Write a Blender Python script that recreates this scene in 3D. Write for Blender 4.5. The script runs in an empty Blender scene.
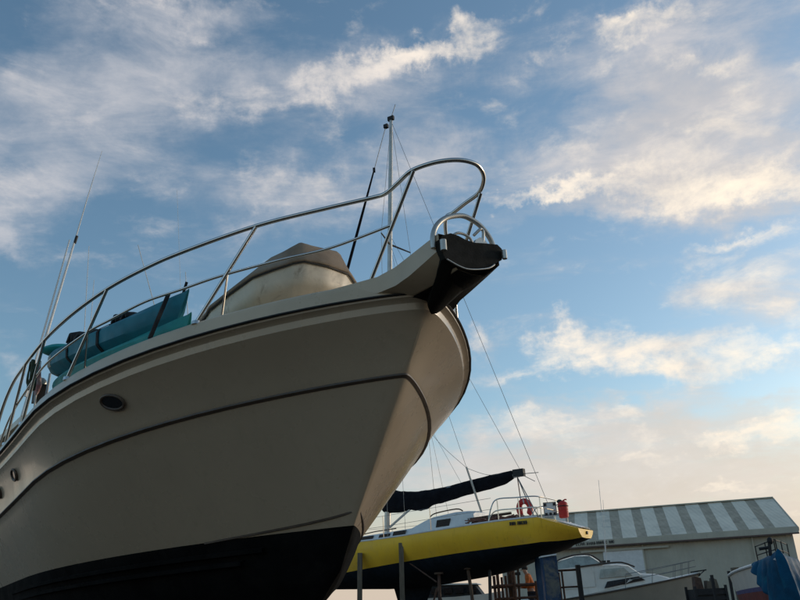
import bpy, bmesh, math, random
from mathutils import Vector, Matrix, noise as mnoise
random.seed(7)
sc = bpy.context.scene
COL = sc.collection
RAD = math.radians

# ------------------------------------------------------------------ camera
PITCH, ROLL, EYE, FPX = RAD(21.6), RAD(3.0), Vector((0, 0, 1.3)), 777.8
_f = Vector((0, math.cos(PITCH), math.sin(PITCH)))
_u = Vector((0, -math.sin(PITCH), math.cos(PITCH)))
_r = Vector((1, 0, 0))
_c, _s = math.cos(ROLL), math.sin(ROLL)
CR, CU, CF = _c * _r - _s * _u, _s * _r + _c * _u, _f
camd = bpy.data.cameras.new('camera')
camd.sensor_width = 36.0
camd.lens = 35.0
camd.clip_start = 0.05
camd.clip_end = 3000
cam = bpy.data.objects.new('camera', camd)
COL.objects.link(cam)
m = Matrix((CR, CU, -CF)).transposed().to_4x4()
m.translation = EYE
cam.matrix_world = m
sc.camera = cam


def ray(px, py):
    return CR * ((px - 400) / FPX) - CU * ((py - 300) / FPX) + CF


def at(px, py, Y):
    """world point seen at photo pixel (px, py) that stands Y metres in front"""
    d = ray(px, py)
    return EYE + d * (Y / d.y)


# ------------------------------------------------------------------ sky and light
SUN_AZ, SUN_EL = 64.0, 8.0
sun_dir = Vector((math.sin(RAD(SUN_AZ)) * math.cos(RAD(SUN_EL)), math.cos(RAD(SUN_AZ)) * math.cos(RAD(SUN_EL)), math.sin(RAD(SUN_EL))))
sd = bpy.data.lights.new('sun', 'SUN')
sd.energy = 0.5
sd.angle = RAD(12)
sd.color = (1.0, 0.89, 0.75)
so = bpy.data.objects.new('sun', sd)
COL.objects.link(so)
so.rotation_euler = (-sun_dir).to_track_quat('-Z', 'Y').to_euler()

sc.view_settings.view_transform = 'Standard'
sc.view_settings.look = 'None'
sc.view_settings.gamma = 1
sc.view_settings.use_curve_mapping = False
sc.view_settings.exposure = 0.55


class NT:
    """short-hand for building node trees"""
    def __init__(self, tree):
        self.t = tree

    def n(self, kind, **kw):
        nd = self.t.nodes.new(kind)
        for k, v in kw.items():
            setattr(nd, k, v)
        return nd

    def set(self, sock, v):
        if isinstance(v, bpy.types.NodeSocket):
            self.t.links.new(v, sock)
        elif isinstance(v, (int, float)) and sock.type in ('RGBA',):
            sock.default_value = (v, v, v, 1)
        elif isinstance(v, (tuple, list)) and sock.type == 'RGBA' and len(v) == 3:
            sock.default_value = (*v, 1)
        else:
            sock.default_value = v

    def math(self, op, a, b=0.0, c=None, clamp=False):
        nd = self.n('ShaderNodeMath', operation=op, use_clamp=clamp)
        self.set(nd.inputs[0], a)
        self.set(nd.inputs[1], b)
        if c is not None:
            self.set(nd.inputs[2], c)
        return nd.outputs[0]

    def vmath(self, op, a, b=None, scale=None):
        nd = self.n('ShaderNodeVectorMath', operation=op)
        self.set(nd.inputs[0], a)
        if b is not None:
            self.set(nd.inputs[1], b)
        if scale is not None:
            self.set(nd.inputs['Scale'], scale)
        return nd.outputs['Value'] if op in ('DOT_PRODUCT', 'LENGTH') else nd.outputs['Vector']

    def mapping(self, v, loc=(0, 0, 0), rot=(0, 0, 0), scale=(1, 1, 1), kind='POINT'):
        nd = self.n('ShaderNodeMapping', vector_type=kind)
        self.set(nd.inputs['Vector'], v)
        nd.inputs['Location'].default_value = loc
        nd.inputs['Rotation'].default_value = rot
        nd.inputs['Scale'].default_value = scale
        return nd.outputs[0]

    def noise(self, v, scale, detail=6, rough=0.55, dist=0.0, out='Fac', lac=2.0):
        nd = self.n('ShaderNodeTexNoise')
        if v is not None:
            self.set(nd.inputs['Vector'], v)
        nd.inputs['Scale'].default_value = scale
        nd.inputs['Detail'].default_value = detail
        nd.inputs['Roughness'].default_value = rough
        nd.inputs['Distortion'].default_value = dist
        nd.inputs['Lacunarity'].default_value = lac
        return nd.outputs[out]

    def smooth(self, v, lo, hi, a=0.0, b=1.0):
        nd = self.n('ShaderNodeMapRange', interpolation_type='SMOOTHSTEP')
        self.set(nd.inputs['Value'], v)
        self.set(nd.inputs['From Min'], lo)
        self.set(nd.inputs['From Max'], hi)
        self.set(nd.inputs['To Min'], a)
        self.set(nd.inputs['To Max'], b)
        return nd.outputs['Result']

    def mix(self, fac, a, b, blend='MIX'):
        nd = self.n('ShaderNodeMix', data_type='RGBA', blend_type=blend)
        self.set(nd.inputs[0], fac)
        self.set(nd.inputs[6], a)
        self.set(nd.inputs[7], b)
        return nd.outputs[2]


world = bpy.data.worlds.new('World')
sc.world = world
world.use_nodes = True
wt = world.node_tree
wt.nodes.clear()
W = NT(wt)
wout = W.n('ShaderNodeOutputWorld')
bg = W.n('ShaderNodeBackground')
wt.links.new(bg.outputs[0], wout.inputs[0])
BGS = 0.15
bg.inputs['Strength'].default_value = BGS
sky = W.n('ShaderNodeTexSky', sky_type='NISHITA')
sky.sun_disc = False
sky.sun_elevation = RAD(SUN_EL)
sky.sun_rotation = RAD(SUN_AZ)
sky.altitude = 0
sky.air_density = 1.0
sky.dust_density = 1.2
sky.ozone_density = 2.2
D = W.n('ShaderNodeTexCoord').outputs['Generated']
D = W.vmath('NORMALIZE', D)
sep = W.n('ShaderNodeSeparateXYZ')
W.set(sep.inputs[0], D)
dx, dy, dz = sep.outputs
az = W.math('ARCTAN2', dx, dy)
el = W.math('ARCSINE', dz)
cmb = W.n('ShaderNodeCombineXYZ')
W.set(cmb.inputs[0], az)
W.set(cmb.inputs[1], el)
AE = cmb.outputs[0]                                    # azimuth / elevation of the looked-at sky
den = W.math('ADD', W.math('MAXIMUM', dz, 0.0), 0.16)
cmb2 = W.n('ShaderNodeCombineXYZ')
W.set(cmb2.inputs[0], W.math('DIVIDE', dx, den))
W.set(cmb2.inputs[1], W.math('DIVIDE', dy, den))
PL = cmb2.outputs[0]                                   # the cloud deck, seen in perspective
warp = W.vmath('SCALE', W.vmath('SUBTRACT', W.noise(PL, 2.2, 4, 0.6, out='Color'), (0.5, 0.5, 0.5)), scale=0.10)
warp2 = W.vmath('SCALE', W.vmath('SUBTRACT', W.noise(AE, 20.0, 6, 0.66, out='Color'), (0.5, 0.5, 0.5)), scale=0.085)
AEW = W.vmath('ADD', AE, W.vmath('ADD', warp, warp2))


def dir_ae(px, py):
    d = ray(px, py).normalized()
    return math.atan2(d.x, d.y), math.asin(d.z)


def blob(px, py, a, b, rot, w):
    """a cloud bank of half-size a x b pixels of the photo, placed by its bearing and height in the sky"""
    ca, ce = dir_ae(px, py)
    t = RAD(rot)
    a2, e2 = dir_ae(px + a * math.cos(t), py - a * math.sin(t))
    a3, e3 = dir_ae(px - b * math.sin(t), py - b * math.cos(t))
    la = math.hypot(a2 - ca, e2 - ce)
    lb = math.hypot(a3 - ca, e3 - ce)
    th = math.atan2(e2 - ce, a2 - ca)
    v = W.mapping(AEW, (ca, ce, 0), (0, 0, th), (la, lb, 1), 'TEXTURE')
    return W.smooth(W.vmath('LENGTH', v), 1.35, 0.0, 0.0, w)


def total(lst):
    acc = None
    for b_ in lst:
        x_ = blob(*b_)
        acc = x_ if acc is None else W.math('ADD', acc, x_)
    return acc


VEIL = [  # thin high cloud: x, y, half length, half width, tilt, weight
    (75, 105, 230, 105, 28, .74), (20, 205, 120, 50, 25, .36), (330, 85, 210, 50, 17, .55), (310, 185, 190, 50, 6, .66),
    (170, 10, 110, 32, 0, .5), (630, 115, 140, 80, 30, .80), (740, 95, 140, 125, 55, .82), (690, 175, 260, 50, 4, .74),
    (745, 280, 110, 45, 10, .60), (440, 150, 90, 40, -30, .42), (20, 240, 60, 14, -38, .40), (10, 352, 30, 18, 0, .22),
    (640, 350, 190, 34, 0, .50), (660, 415, 220, 30, 3, .60), (620, 480, 330, 58, 0, 1.0), (700, 465, 230, 70, 0, .50), (478, 338, 28, 18, 20, .4),
    (450, 470, 150, 50, 0, .35), (600, 30, 150, 30, 20, .40), (545, 215, 90, 16, 8, .25), (720, 385, 90, 20, -25, .35), (130, 330, 120, 14, 20, .12),
]
PUFF = [  # denser bright cloud
    (530, 190, 80, 14, 12, .44), (400, 62, 130, 18, 22, .36),
    (440, 47, 105, 20, 20, .42), (365, 78, 109, 24, 22, 0.46), (265, 108, 109, 23, 8, 0.37), (165, 8, 63, 23, -20, 0.51), (235, 2, 46, 17, 0, 0.28),
    (310, 180, 126, 23, 8, 0.40), (40, 150, 103, 49, 30, 0.22), (640, 20, 92, 17, 20, 0.57), (618, 46, 32, 20, 40, 0.48), (705, 62, 39, 10, 8, 0.44), (540, 47, 34, 11, 15, 0.39),
    (555, 186, 109, 15, 9, 0.55), (690, 182, 161, 26, 3, 0.66), (770, 168, 92, 31, 5, 0.57), (655, 150, 114, 29, 10, 0.33), (720, 110, 126, 58, 50, 0.28),
    (745, 237, 69, 13, 8, 0.64), (700, 278, 63, 34, 25, 0.48), (780, 270, 57, 40, 0, 0.52),
    (552, 348, 48, 26, 22, 0.66), (610, 346, 92, 27, 4, 0.64), (700, 350, 103, 29, 8, 0.61), (780, 340, 57, 26, 12, 0.55), (520, 374, 46, 10, 0, 0.39),
    (478, 338, 16, 15, 20, 0.53), (625, 408, 63, 14, -14, 0.50), (560, 428, 86, 13, 4, 0.42), (770, 424, 86, 20, 8, 0.55), (515, 450, 92, 11, 6, 0.39),
    (690, 436, 114, 11, 6, 0.42), (740, 482, 103, 7, 4, 0.37), (600, 462, 92, 7, 3, 0.28),
]
SA, SB = total(VEIL), total(PUFF)
PLr = W.mapping(PL, rot=(0, 0, RAD(-35)), scale=(1.0, 2.3, 1.0))
wisp = W.noise(PLr, 2.3, 9, 0.62, 0.6)
AEs = W.mapping(AE, rot=(0, 0, RAD(-14)), scale=(1.0, 1.9, 1.0))
fine = W.noise(W.vmath('ADD', AEs, warp), 13.0, 10, 0.62, 0.2)
fibre = W.noise(W.mapping(AE, rot=(0, 0, RAD(-38)), scale=(1.0, 2.6, 1.0)), 7.0, 9, 0.62, 0.35)
mA = W.math('ADD', SA, W.math('MULTIPLY', W.math('SUBTRACT', W.math('ADD', W.math('MULTIPLY', wisp, .5), W.math('MULTIPLY', fibre, .5)), .5), 2.6))
mA = W.smooth(mA, 0.0, 1.25, 0.0, 0.82)
mB = W.math('ADD', SB, W.math('MULTIPLY', W.math('SUBTRACT', W.math('ADD', W.math('MULTIPLY', fine, .66), W.math('MULTIPLY', fibre, .34)), .5), 3.2))
mB = W.smooth(mB, 0.08, 1.36, 0.0, 0.93)
warm = W.smooth(W.vmath('DOT_PRODUCT', D, tuple(sun_dir)), 0.05, 0.93)
low = W.smooth(el, 0.38, 0.02)
K = 1 / BGS
warmA = W.math('MULTIPLY', warm, W.smooth(el, 0.75, 0.05, 0.30, 1.0))
colA = W.mix(warmA, tuple(K * c for c in (.36, .37, .405)), tuple(K * c for c in (.535, .455, .375)))
colA = W.mix(W.math('MULTIPLY', W.smooth(fibre, .35, .7), .35), colA, tuple(K * c for c in (.60, .56, .54)))
colB = W.mix(warm, tuple(K * c for c in (.60, .55, .52)), tuple(K * c for c in (.86, .74, .58)))
shade = W.smooth(W.noise(W.vmath('ADD', AEs, (0.012, -0.02, 0)), 7.0, 6, 0.55), 0.38, 0.66)
colB = W.mix(W.math('MULTIPLY', shade, .35), colB, colA)
skyc = W.n('ShaderNodeHueSaturation')
W.set(skyc.inputs['Color'], sky.outputs[0])
skyc.inputs['Hue'].default_value = 0.493
skyc.inputs['Saturation'].default_value = 1.0
skyc.inputs['Value'].default_value = 1.0
base = skyc.outputs[0]
hz = W.mix(W.smooth(el, 0.22, 0.0, 0.0, 0.95), base, tuple(K * c for c in (.47, .395, .325)))   # the pale band over the horizon
c1 = W.mix(mA, hz, colA)
c2 = W.mix(mB, c1, colB)
W.set(bg.inputs['Color'], c2)


# ------------------------------------------------------------------ materials
MATS = {}


def mat(name, col, rough=0.5, metal=0.0, var=0.12, vscale=6.0, bump=0.0, bscale=40.0, dirt=None, dirt_amt=0.0, dirt_scale=1.5,
        coat=0.0, streak=None, wave=None, stretch=(1, 1, 1), spec=0.5):
    if name in MATS:
        return MATS[name]
    mt = bpy.data.materials.new(name)
    mt.use_nodes = True
    t = mt.node_tree
    b = t.nodes['Principled BSDF']
    N = NT(t)
    pos = N.n('ShaderNodeTexCoord').outputs['Object']
    p2 = N.mapping(pos, scale=stretch)
    nz = N.noise(p2, vscale, 6, 0.6)
    dark = tuple(c * (1 - var) for c in col)
    lite = tuple(min(1, c * (1 + var)) for c in col)
    c = N.mix(N.smooth(nz, 0.3, 0.7), dark, lite)
    if dirt:
        dn = N.noise(N.mapping(pos, scale=stretch), dirt_scale, 8, 0.68, 0.5)
        c = N.mix(N.smooth(dn, 0.62 - dirt_amt * .4, 0.80 - dirt_amt * .2), c, dirt)
    if streak:  # dirt streaks that run down a surface
        sn = N.noise(N.mapping(pos, scale=(9, 9, 0.5)), 1.4, 5, 0.6)
        c = N.mix(N.smooth(sn, 0.55, 0.8, 0, 0.55), c, streak)
    N.set(b.inputs['Base Color'], c)
    N.set(b.inputs['Roughness'], N.smooth(N.noise(p2, vscale * 1.7, 5, 0.6), 0.25, 0.75, max(0.02, rough - .08), min(1, rough + .10)))
    b.inputs['Metallic'].default_value = metal
    b.inputs['Specular IOR Level'].default_value = spec
    b.inputs['Coat Weight'].default_value = coat
    b.inputs['Coat Roughness'].default_value = 0.08
    hgt = None
    if bump:
        hgt = N.noise(p2, bscale, 6, 0.6)
    if wave:
        ax, sc_, amt = wave
        wv = N.n('ShaderNodeTexWave', wave_type='BANDS', bands_direction=ax, wave_profile='SIN')
        N.set(wv.inputs['Vector'], pos)
        wv.inputs['Scale'].default_value = sc_
        hgt = wv.outputs['Fac'] if hgt is None else N.math('ADD', N.math('MULTIPLY', hgt, .3), wv.outputs['Fac'])
        bump = amt
    if hgt is not None:
        bp = N.n('ShaderNodeBump')
        bp.inputs['Strength'].default_value = min(1, bump)
        bp.inputs['Distance'].default_value = 0.02
        N.set(bp.inputs['Height'], hgt)
        t.links.new(bp.outputs[0], b.inputs['Normal'])
    MATS[name] = mt
    return mt


M = dict(
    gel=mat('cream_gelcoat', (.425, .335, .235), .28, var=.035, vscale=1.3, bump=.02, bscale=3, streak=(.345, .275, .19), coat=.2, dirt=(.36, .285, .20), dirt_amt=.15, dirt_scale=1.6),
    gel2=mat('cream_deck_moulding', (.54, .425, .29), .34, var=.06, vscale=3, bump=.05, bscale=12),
    black=mat('black_antifouling', (.0045, .0045, .0045), .9, var=.5, vscale=3, bump=.3, bscale=30, spec=.08, dirt=(.012, .011, .010), dirt_amt=.25, dirt_scale=2.2),
    rubber=mat('dark_rubber', (.018, .015, .012), .6, var=.2),
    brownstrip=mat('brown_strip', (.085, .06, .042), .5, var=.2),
    steel=mat('polished_steel', (.56, .535, .50), .07, 1.0, var=.06, vscale=10),
    alu=mat('dull_aluminium', (.50, .48, .44), .42, .75, var=.1, vscale=4),
    darkplat=mat('black_platform', (.011, .0105, .0085), .75, spec=.15, var=.25, vscale=9, bump=.1, bscale=60),
    glass=mat('dark_glass', (.012, .013, .014), .08, var=.1, spec=.8),
    kayak=mat('teal_plastic', (.004, .17, .225), .6, var=.14, vscale=5, bump=.08, bscale=25),
    kayak2=mat('green_teal_plastic', (.010, .26, .25), .6, var=.14, vscale=5, bump=.08, bscale=25),
    strap=mat('black_webbing', (.008, .008, .009), .8, var=.2),
    cover=mat('grey_brown_canvas', (.26, .188, .125), .85, var=.22, vscale=5, bump=.25, bscale=55, dirt=(.27, .24, .20), dirt_amt=.25),
    dinghy=mat('cream_hull_worn', (.68, .575, .43), .45, var=.08, vscale=4, dirt=(.30, .21, .13), dirt_amt=.30, dirt_scale=4.5, bump=.05),
    white=mat('white_paint', (.72, .72, .70), .4, var=.06, vscale=4, dirt=(.45, .43, .39), dirt_amt=.15),
    whip=mat('white_fibreglass', (.75, .72, .68), .4, var=.05),
    yellow=mat('yellow_gelcoat', (.98, .57, .045), .42, var=.06, vscale=1.5, streak=(.52, .25, .03), dirt=(.86, .52, .09), dirt_amt=.3, dirt_scale=1.1, coat=.0, spec=.3),
    yellowl=mat('pale_yellow_gelcoat', (.80, .52, .10), .5, var=.07, vscale=3, dirt=(.8, .76, .6), dirt_amt=.3),
    navy=mat('navy_antifouling', (.0035, .008, .013), .85, var=.4, vscale=4, dirt=(.008, .018, .028), dirt_amt=.2, spec=.25),
    blue=mat('blue_rudder_paint', (.010, .05, .12), .55, var=.2, vscale=5, dirt=(.03, .05, .08), dirt_amt=.2),
    bluepost=mat('peeling_blue_paint', (.010, .040, .10), .7, var=.35, vscale=5, dirt=(.16, .15, .12), dirt_amt=.60, dirt_scale=3.2, bump=.4, bscale=25),
    canvas=mat('black_sail_cover', (.009, .009, .012), .9, var=.3, vscale=5, bump=.9, bscale=9, spec=.15),
    red=mat('red_plastic', (.52, .022, .016), .5, var=.12, vscale=12, bump=.15, bscale=40),
    rope=mat('rope', (.22, .10, .07), .9, var=.3, vscale=30),
    wire=mat('steel_wire', (.22, .22, .21), .5, .6, var=.1),
    greypost=mat('grey_timber', (.15, .12, .085), .85, var=.25, vscale=6, bump=.4, bscale=30, stretch=(4, 4, .5)),
    rust=mat('rusty_steel', (.085, .045, .03), .8, var=.35, vscale=8, bump=.3, bscale=40, dirt=(.04, .03, .03), dirt_amt=.3),
    dark=mat('dark_steel', (.025, .024, .025), .65, .3, var=.25, vscale=7),
    timber=mat('brown_timber', (.085, .05, .03), .85, var=.3, vscale=5, bump=.4, bscale=25, stretch=(1, 1, .3)),
    shed=mat('grey_green_cladding', (.49, .455, .365), .75, .0, var=.08, vscale=.7, streak=(.41, .38, .30), wave=('X', .9, 1.0)),
    roof=mat('grey_roof_sheet', (.80, .70, .55), .85, .0, var=.08, vscale=.6, wave=('X', .9, .8), dirt=(.50, .46, .38), dirt_amt=.25, dirt_scale=.5),
    skylight=mat('brown_skylight_sheet', (.43, .36, .26), .7, var=.15, vscale=1.2, wave=('X', .9, .7), dirt=(.30, .25, .18), dirt_amt=.3, dirt_scale=1),
    gutter=mat('beige_fascia', (.50, .465, .37), .65, var=.07, vscale=1.0, streak=(.28, .26, .21)),
    gutterdark=mat('brown_gutter', (.12, .075, .06), .6, var=.15),
    boatw=mat('white_boat_grp', (.72, .67, .59), .38, var=.06, vscale=2, streak=(.45, .43, .38)),
    boatb=mat('beige_boat_hull', (.40, .35, .28), .4, var=.06, vscale=1.2, streak=(.28, .24, .19)),
    boatred=mat('red_antifouling', (.16, .022, .016), .8, var=.25, vscale=4),
    boatblue=mat('blue_boot_stripe', (.01, .025, .16), .5, var=.1),
    tarp=mat('blue_tarpaulin', (.004, .075, .15), .7, spec=.15, var=.25, vscale=3, bump=.5, bscale=9, dirt=(.015, .15, .22), dirt_amt=.3, dirt_scale=2.5),
    wglass=mat('boat_window_glass', (.010, .010, .013), .25, var=.1, spec=.25),
    wscreen=mat('salt_hazed_glass', (.30, .33, .30), .15, var=.25, vscale=3, spec=.7),
    text=mat('black_lettering', (.02, .02, .02), .6, var=.1),
    textblue=mat('blue_lettering', (.03, .17, .36), .6, var=.1),
    orange=mat('orange_cloth', (.52, .13, .022), .85, var=.18, vscale=14, bump=.2, bscale=60),
    trousers=mat('dark_cloth', (.035, .035, .05), .9, var=.2, vscale=14),
    skin=mat('skin', (.42, .24, .16), .6, var=.1, vscale=12),
    hair=mat('dark_hair', (.02, .014, .01), .7, var=.2, vscale=40),
    flag=mat('faded_red_cloth', (.50, .17, .17), .85, var=.2, vscale=10, dirt=(.62, .55, .52), dirt_amt=.75, dirt_scale=6),
    greenrope=mat('green_rope', (.05, .07, .04), .9, var=.3, vscale=30),
    concrete=mat('concrete_block', (.25, .24, .22), .9, var=.2, vscale=6, bump=.4, bscale=30),
    tyre=mat('black_tyre', (.012, .012, .012), .85, var=.2),
)


# ------------------------------------------------------------------ mesh building
class MB:
    def __init__(self):
        self.v, self.f = [], []

    def grid(self, rows, close_v=False, close_u=False, flip=False):
        n0 = len(self.v)
        nr, nc = len(rows), len(rows[0])
        for r in rows:
            self.v += [Vector(p) for p in r]
        for i in range(nr if close_v else nr - 1):
            for j in range(nc if close_u else nc - 1):
                a = n0 + i * nc + j
                b = n0 + i * nc + (j + 1) % nc
                c = n0 + ((i + 1) % nr) * nc + (j + 1) % nc
                d = n0 + ((i + 1) % nr) * nc + j
                self.f.append((a, d, c, b) if flip else (a, b, c, d))
        return self

    def poly(self, pts, flip=False):
        n0 = len(self.v)
        self.v += [Vector(p) for p in pts]
        ix = list(range(n0, n0 + len(pts)))
        self.f.append(tuple(reversed(ix)) if flip else tuple(ix))
        return self

    def box(self, c, size, ax=None):
        c = Vector(c)
        X, Y, Z = ax if ax else (Vector((1, 0, 0)), Vector((0, 1, 0)), Vector((0, 0, 1)))
        sx, sy, sz = (s / 2 for s in size)
        n0 = len(self.v)
        for k in (-1, 1):
            for j in (-1, 1):
                for i in (-1, 1):
                    self.v.append(c + X * (i * sx) + Y * (j * sy) + Z * (k * sz))
        for q in ((0, 2, 3, 1), (4, 5, 7, 6), (0, 1, 5, 4), (2, 6, 7, 3), (0, 4, 6, 2), (1, 3, 7, 5)):
            self.f.append(tuple(n0 + i for i in q))
        return self

    def beam(self, p, q, w, h=None, up=Vector((0, 0, 1))):
        p, q = Vector(p), Vector(q)
        X = (q - p).normalized()
        Y = up.cross(X)
        if Y.length < 1e-3:
            Y = Vector((0, 1, 0)).cross(X)
        Y.normalize()
        Z = X.cross(Y)
        return self.box((p + q) / 2, ((q - p).length, w, h or w), (X, Y, Z))

    def tube(self, path, r, n=10, closed=False):
        P = [Vector(p) for p in path]
        R = r if isinstance(r, (list, tuple)) else [r] * len(P)
        rows = []
        prev = None
        L = len(P)
        for i in range(L):
            if closed:
                t = P[(i + 1) % L] - P[i - 1]
            else:
                t = P[min(i + 1, L - 1)] - P[max(i - 1, 0)]
            t.normalize()
            if prev is None:
                a = Vector((0, 0, 1)) if abs(t.z) < .9 else Vector((1, 0, 0))
                nrm = (a - t * a.dot(t)).normalized()
            else:
                nrm = (prev - t * prev.dot(t)).normalized()
            prev = nrm
            b = t.cross(nrm)
            rows.append([P[i] + (nrm * math.cos(2 * math.pi * k / n) + b * math.sin(2 * math.pi * k / n)) * R[i] for k in range(n)])
        self.grid(rows, close_v=closed, close_u=True)
        if not closed:
            self.poly(rows[0])
            self.poly(rows[-1], flip=True)
        return self

    def prism(self, pts, vec):
        pts = [Vector(p) for p in pts]
        vec = Vector(vec)
        q = [p + vec for p in pts]
        self.poly(pts)
        self.poly(q, flip=True)
        for i in range(len(pts)):
            j = (i + 1) % len(pts)
            self.poly([pts[i], q[i], q[j], pts[j]])
        return self

    def ball(self, c, rx, ry=None, rz=None, n=10):
        c = Vector(c)
        ry, rz = ry or rx, rz or rx
        rows = []
        for i in range(n + 1):
            th = math.pi * i / n
            rr = max(math.sin(th), 1e-3)
            rows.append([c + Vector((rx * rr * math.cos(2 * math.pi * k / (2 * n)), ry * rr * math.sin(2 * math.pi * k / (2 * n)), rz * math.cos(th))) for k in range(2 * n)])
        return self.grid(rows, close_u=True)

    def build(self, name, material, parent=None, smooth=True, angle=35, base=None, weld=1e-4, solid=0.0):
        off = BASE.get(parent.name, Vector((0, 0, 0))) if parent else (Vector(base) if base is not None else Vector((0, 0, 0)))
        me = bpy.data.meshes.new(name)
        bm = bmesh.new()
        vs = [bm.verts.new(v - off) for v in self.v]
        for f in self.f:
            try:
                bm.faces.new([vs[i] for i in f])
            except ValueError:
                pass
        bmesh.ops.remove_doubles(bm, verts=bm.verts, dist=weld)
        bmesh.ops.dissolve_degenerate(bm, edges=bm.edges, dist=1e-6)
        bmesh.ops.recalc_face_normals(bm, faces=bm.faces)
        bm.to_mesh(me)
        bm.free()
        if smooth:
            me.shade_smooth()
            me.set_sharp_from_angle(angle=RAD(angle))
        me.materials.append(material)
        o = bpy.data.objects.new(name, me)
        COL.objects.link(o)
        if solid:
            md = o.modifiers.new('thickness', 'SOLIDIFY')
            md.thickness = solid
            md.offset = 0
        if parent:
            o.parent = parent
            BASE[o.name] = off
        else:
            o.location = off
            BASE[o.name] = off
        return o


BASE = {}


def thing(name, label, cat, base, group=None):
    o = bpy.data.objects.new(name, None)
    o.empty_display_size = .2
    COL.objects.link(o)
    o.location = base
    BASE[o.name] = Vector(base)
    o['label'], o['category'] = label, cat
    if group:
        o['group'] = group
    return o


def tag(o, label, cat, group=None):
    o['label'], o['category'] = label, cat
    if group:
        o['group'] = group
    return o


def structure(o):
    o['kind'] = 'structure'
    return o


def lerp_tab(tab, x):
    if x <= tab[0][0]:
        return tab[0][1]
    for (a, b), (c, d) in zip(tab, tab[1:]):
        if x <= c:
            t = (x - a) / (c - a)
            return b + (d - b) * t
    return tab[-1][1]


def smooth_path(pts, n=8, closed=False):
    P = [Vector(p) for p in pts]
    out = []
    L = len(P)
    for i in range(L if closed else L - 1):
        g = (lambda k: P[k % L]) if closed else (lambda k: P[min(max(k, 0), L - 1)])
        p0, p1, p2, p3 = g(i - 1), g(i), g(i + 1), g(i + 2)
        for k in range(n):
            t = k / n
            out.append(.5 * ((2 * p1) + (p2 - p0) * t + (2 * p0 - 5 * p1 + 4 * p2 - p3) * t * t + (3 * p1 - p0 - 3 * p2 + p3) * t ** 3))
    if not closed:
        out.append(P[-1])
    return out


# ------------------------------------------------------------------ ground
g = MB()
xs = [-600, -200, -80, -40, -20, -12, -6, 0, 6, 12, 20, 30, 40, 60, 90, 140, 300, 600]
ys = [-300, -60, -20, -8, -3, 0, 3, 6, 10, 15, 20, 26, 32, 40, 50, 62, 80, 120, 300, 900]
g.grid([[(x, y, 0.0) for x in xs] for y in ys])
gm = bpy.data.materials.new('yard_gravel')
gm.use_nodes = True
G = NT(gm.node_tree)
gp = G.n('ShaderNodeTexCoord').outputs['Object']
n1 = G.noise(gp, .35, 6, .6)
n2 = G.noise(gp, 45, 4, .7)
vor = G.n('ShaderNodeTexVoronoi')
G.set(vor.inputs['Vector'], gp)
vor.inputs['Scale'].default_value = 38
cc = G.mix(G.smooth(n1, .35, .7), (.045, .040, .034), (.085, .077, .066))
cc = G.mix(G.smooth(n2, .35, .75, 0, .6), cc, (.06, .052, .045))
gb = gm.node_tree.nodes['Principled BSDF']
G.set(gb.inputs['Base Color'], cc)
gb.inputs['Roughness'].default_value = .9
gbp = G.n('ShaderNodeBump')
gbp.inputs['Strength'].default_value = .7
gbp.inputs['Distance'].default_value = .03
G.set(gbp.inputs['Height'], vor.outputs['Distance'])
gm.node_tree.links.new(gbp.outputs[0], gb.inputs['Normal'])
structure(g.build('ground', gm, smooth=False))

# ------------------------------------------------------------------ boat shed
BY, BH = RAD(13.83), 70.0
SU = Vector((math.cos(BY), -math.sin(BY), 0))
SN = Vector((math.sin(BY), math.cos(BY), 0))
SE = Vector((29.617, 63.139, 0))
HR, HE, HW = 8.66, 5.195, 7.02
ROOFE = HE + .50
LEN = 23.0


def shp(t, n, z):
    return SE - SU * t + SN * n + Vector((0, 0, z))


shed = thing('boat_shed', 'long grey metal boat shed with brown skylight strips in its pale pitched roof', 'shed', shp(LEN / 2, HW, 0))
shed.location = shp(LEN / 2, HW, 0)
w_ = MB()
w_.poly([shp(0.2, .22, 0), shp(LEN, .22, 0), shp(LEN, .22, HE + .3), shp(.2, .22, HE + .3)])
w_.poly([shp(LEN, 2 * HW, 0), shp(.2, 2 * HW, 0), shp(.2, 2 * HW, HE + .3), shp(LEN, 2 * HW, HE + .3)])
for t in (.2, LEN):
    w_.poly([shp(t, .22, 0), shp(t, 2 * HW, 0), shp(t, 2 * HW, HE + .3), shp(t, HW, HR - .1), shp(t, .22, HE + .3)])
w_.build('wall', M['shed'], shed, smooth=False)
r_ = MB()
SLOPE = (HR - ROOFE) / HW


def rz(n):
    return ROOFE + SLOPE * n


strips = [1.74 + 1.93 * k for k in range(11)]
prev = -.15
for t in strips + [LEN + .6]:
    a, b = prev, t - .40
    r_.prism([shp(a, -.12, rz(-.12)), shp(b, -.12, rz(-.12)), shp(b, HW, HR), shp(a, HW, HR)], (0, 0, -.06))
    prev = t + .40
r_.prism([shp(-.15, HW, HR), shp(LEN, HW, HR), shp(LEN, 2 * HW + .3, rz(-.12)), shp(-.15, 2 * HW + .3, rz(-.12))], (0, 0, -.06))
rf = r_.build('roof', M['roof'], shed, smooth=False)
for t in strips:
    MB().prism([shp(t - .40, -.12, rz(-.12) - .012), shp(t + .40, -.12, rz(-.12) - .012), shp(t + .40, HW, HR - .012), shp(t - .40, HW, HR - .012)], (0, 0, -.04)).build('skylight', M['skylight'], rf, smooth=False)
cap = MB().beam(shp(-.2, HW, HR + .03), shp(LEN, HW, HR + .03), .5, .10)
cap.build('ridge_cap', M['gutter'], rf, smooth=False)
MB().beam(shp(-.18, -.22, HE + .27), shp(LEN, -.22, HE + .27), .32, .46).build('fascia', M['gutter'], shed, smooth=False)
MB().beam(shp(-.18, -.30, HE + .0), shp(LEN, -.30, HE + .0), .20, .11).build('gutter', M['gutterdark'], shed, smooth=False)
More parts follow.
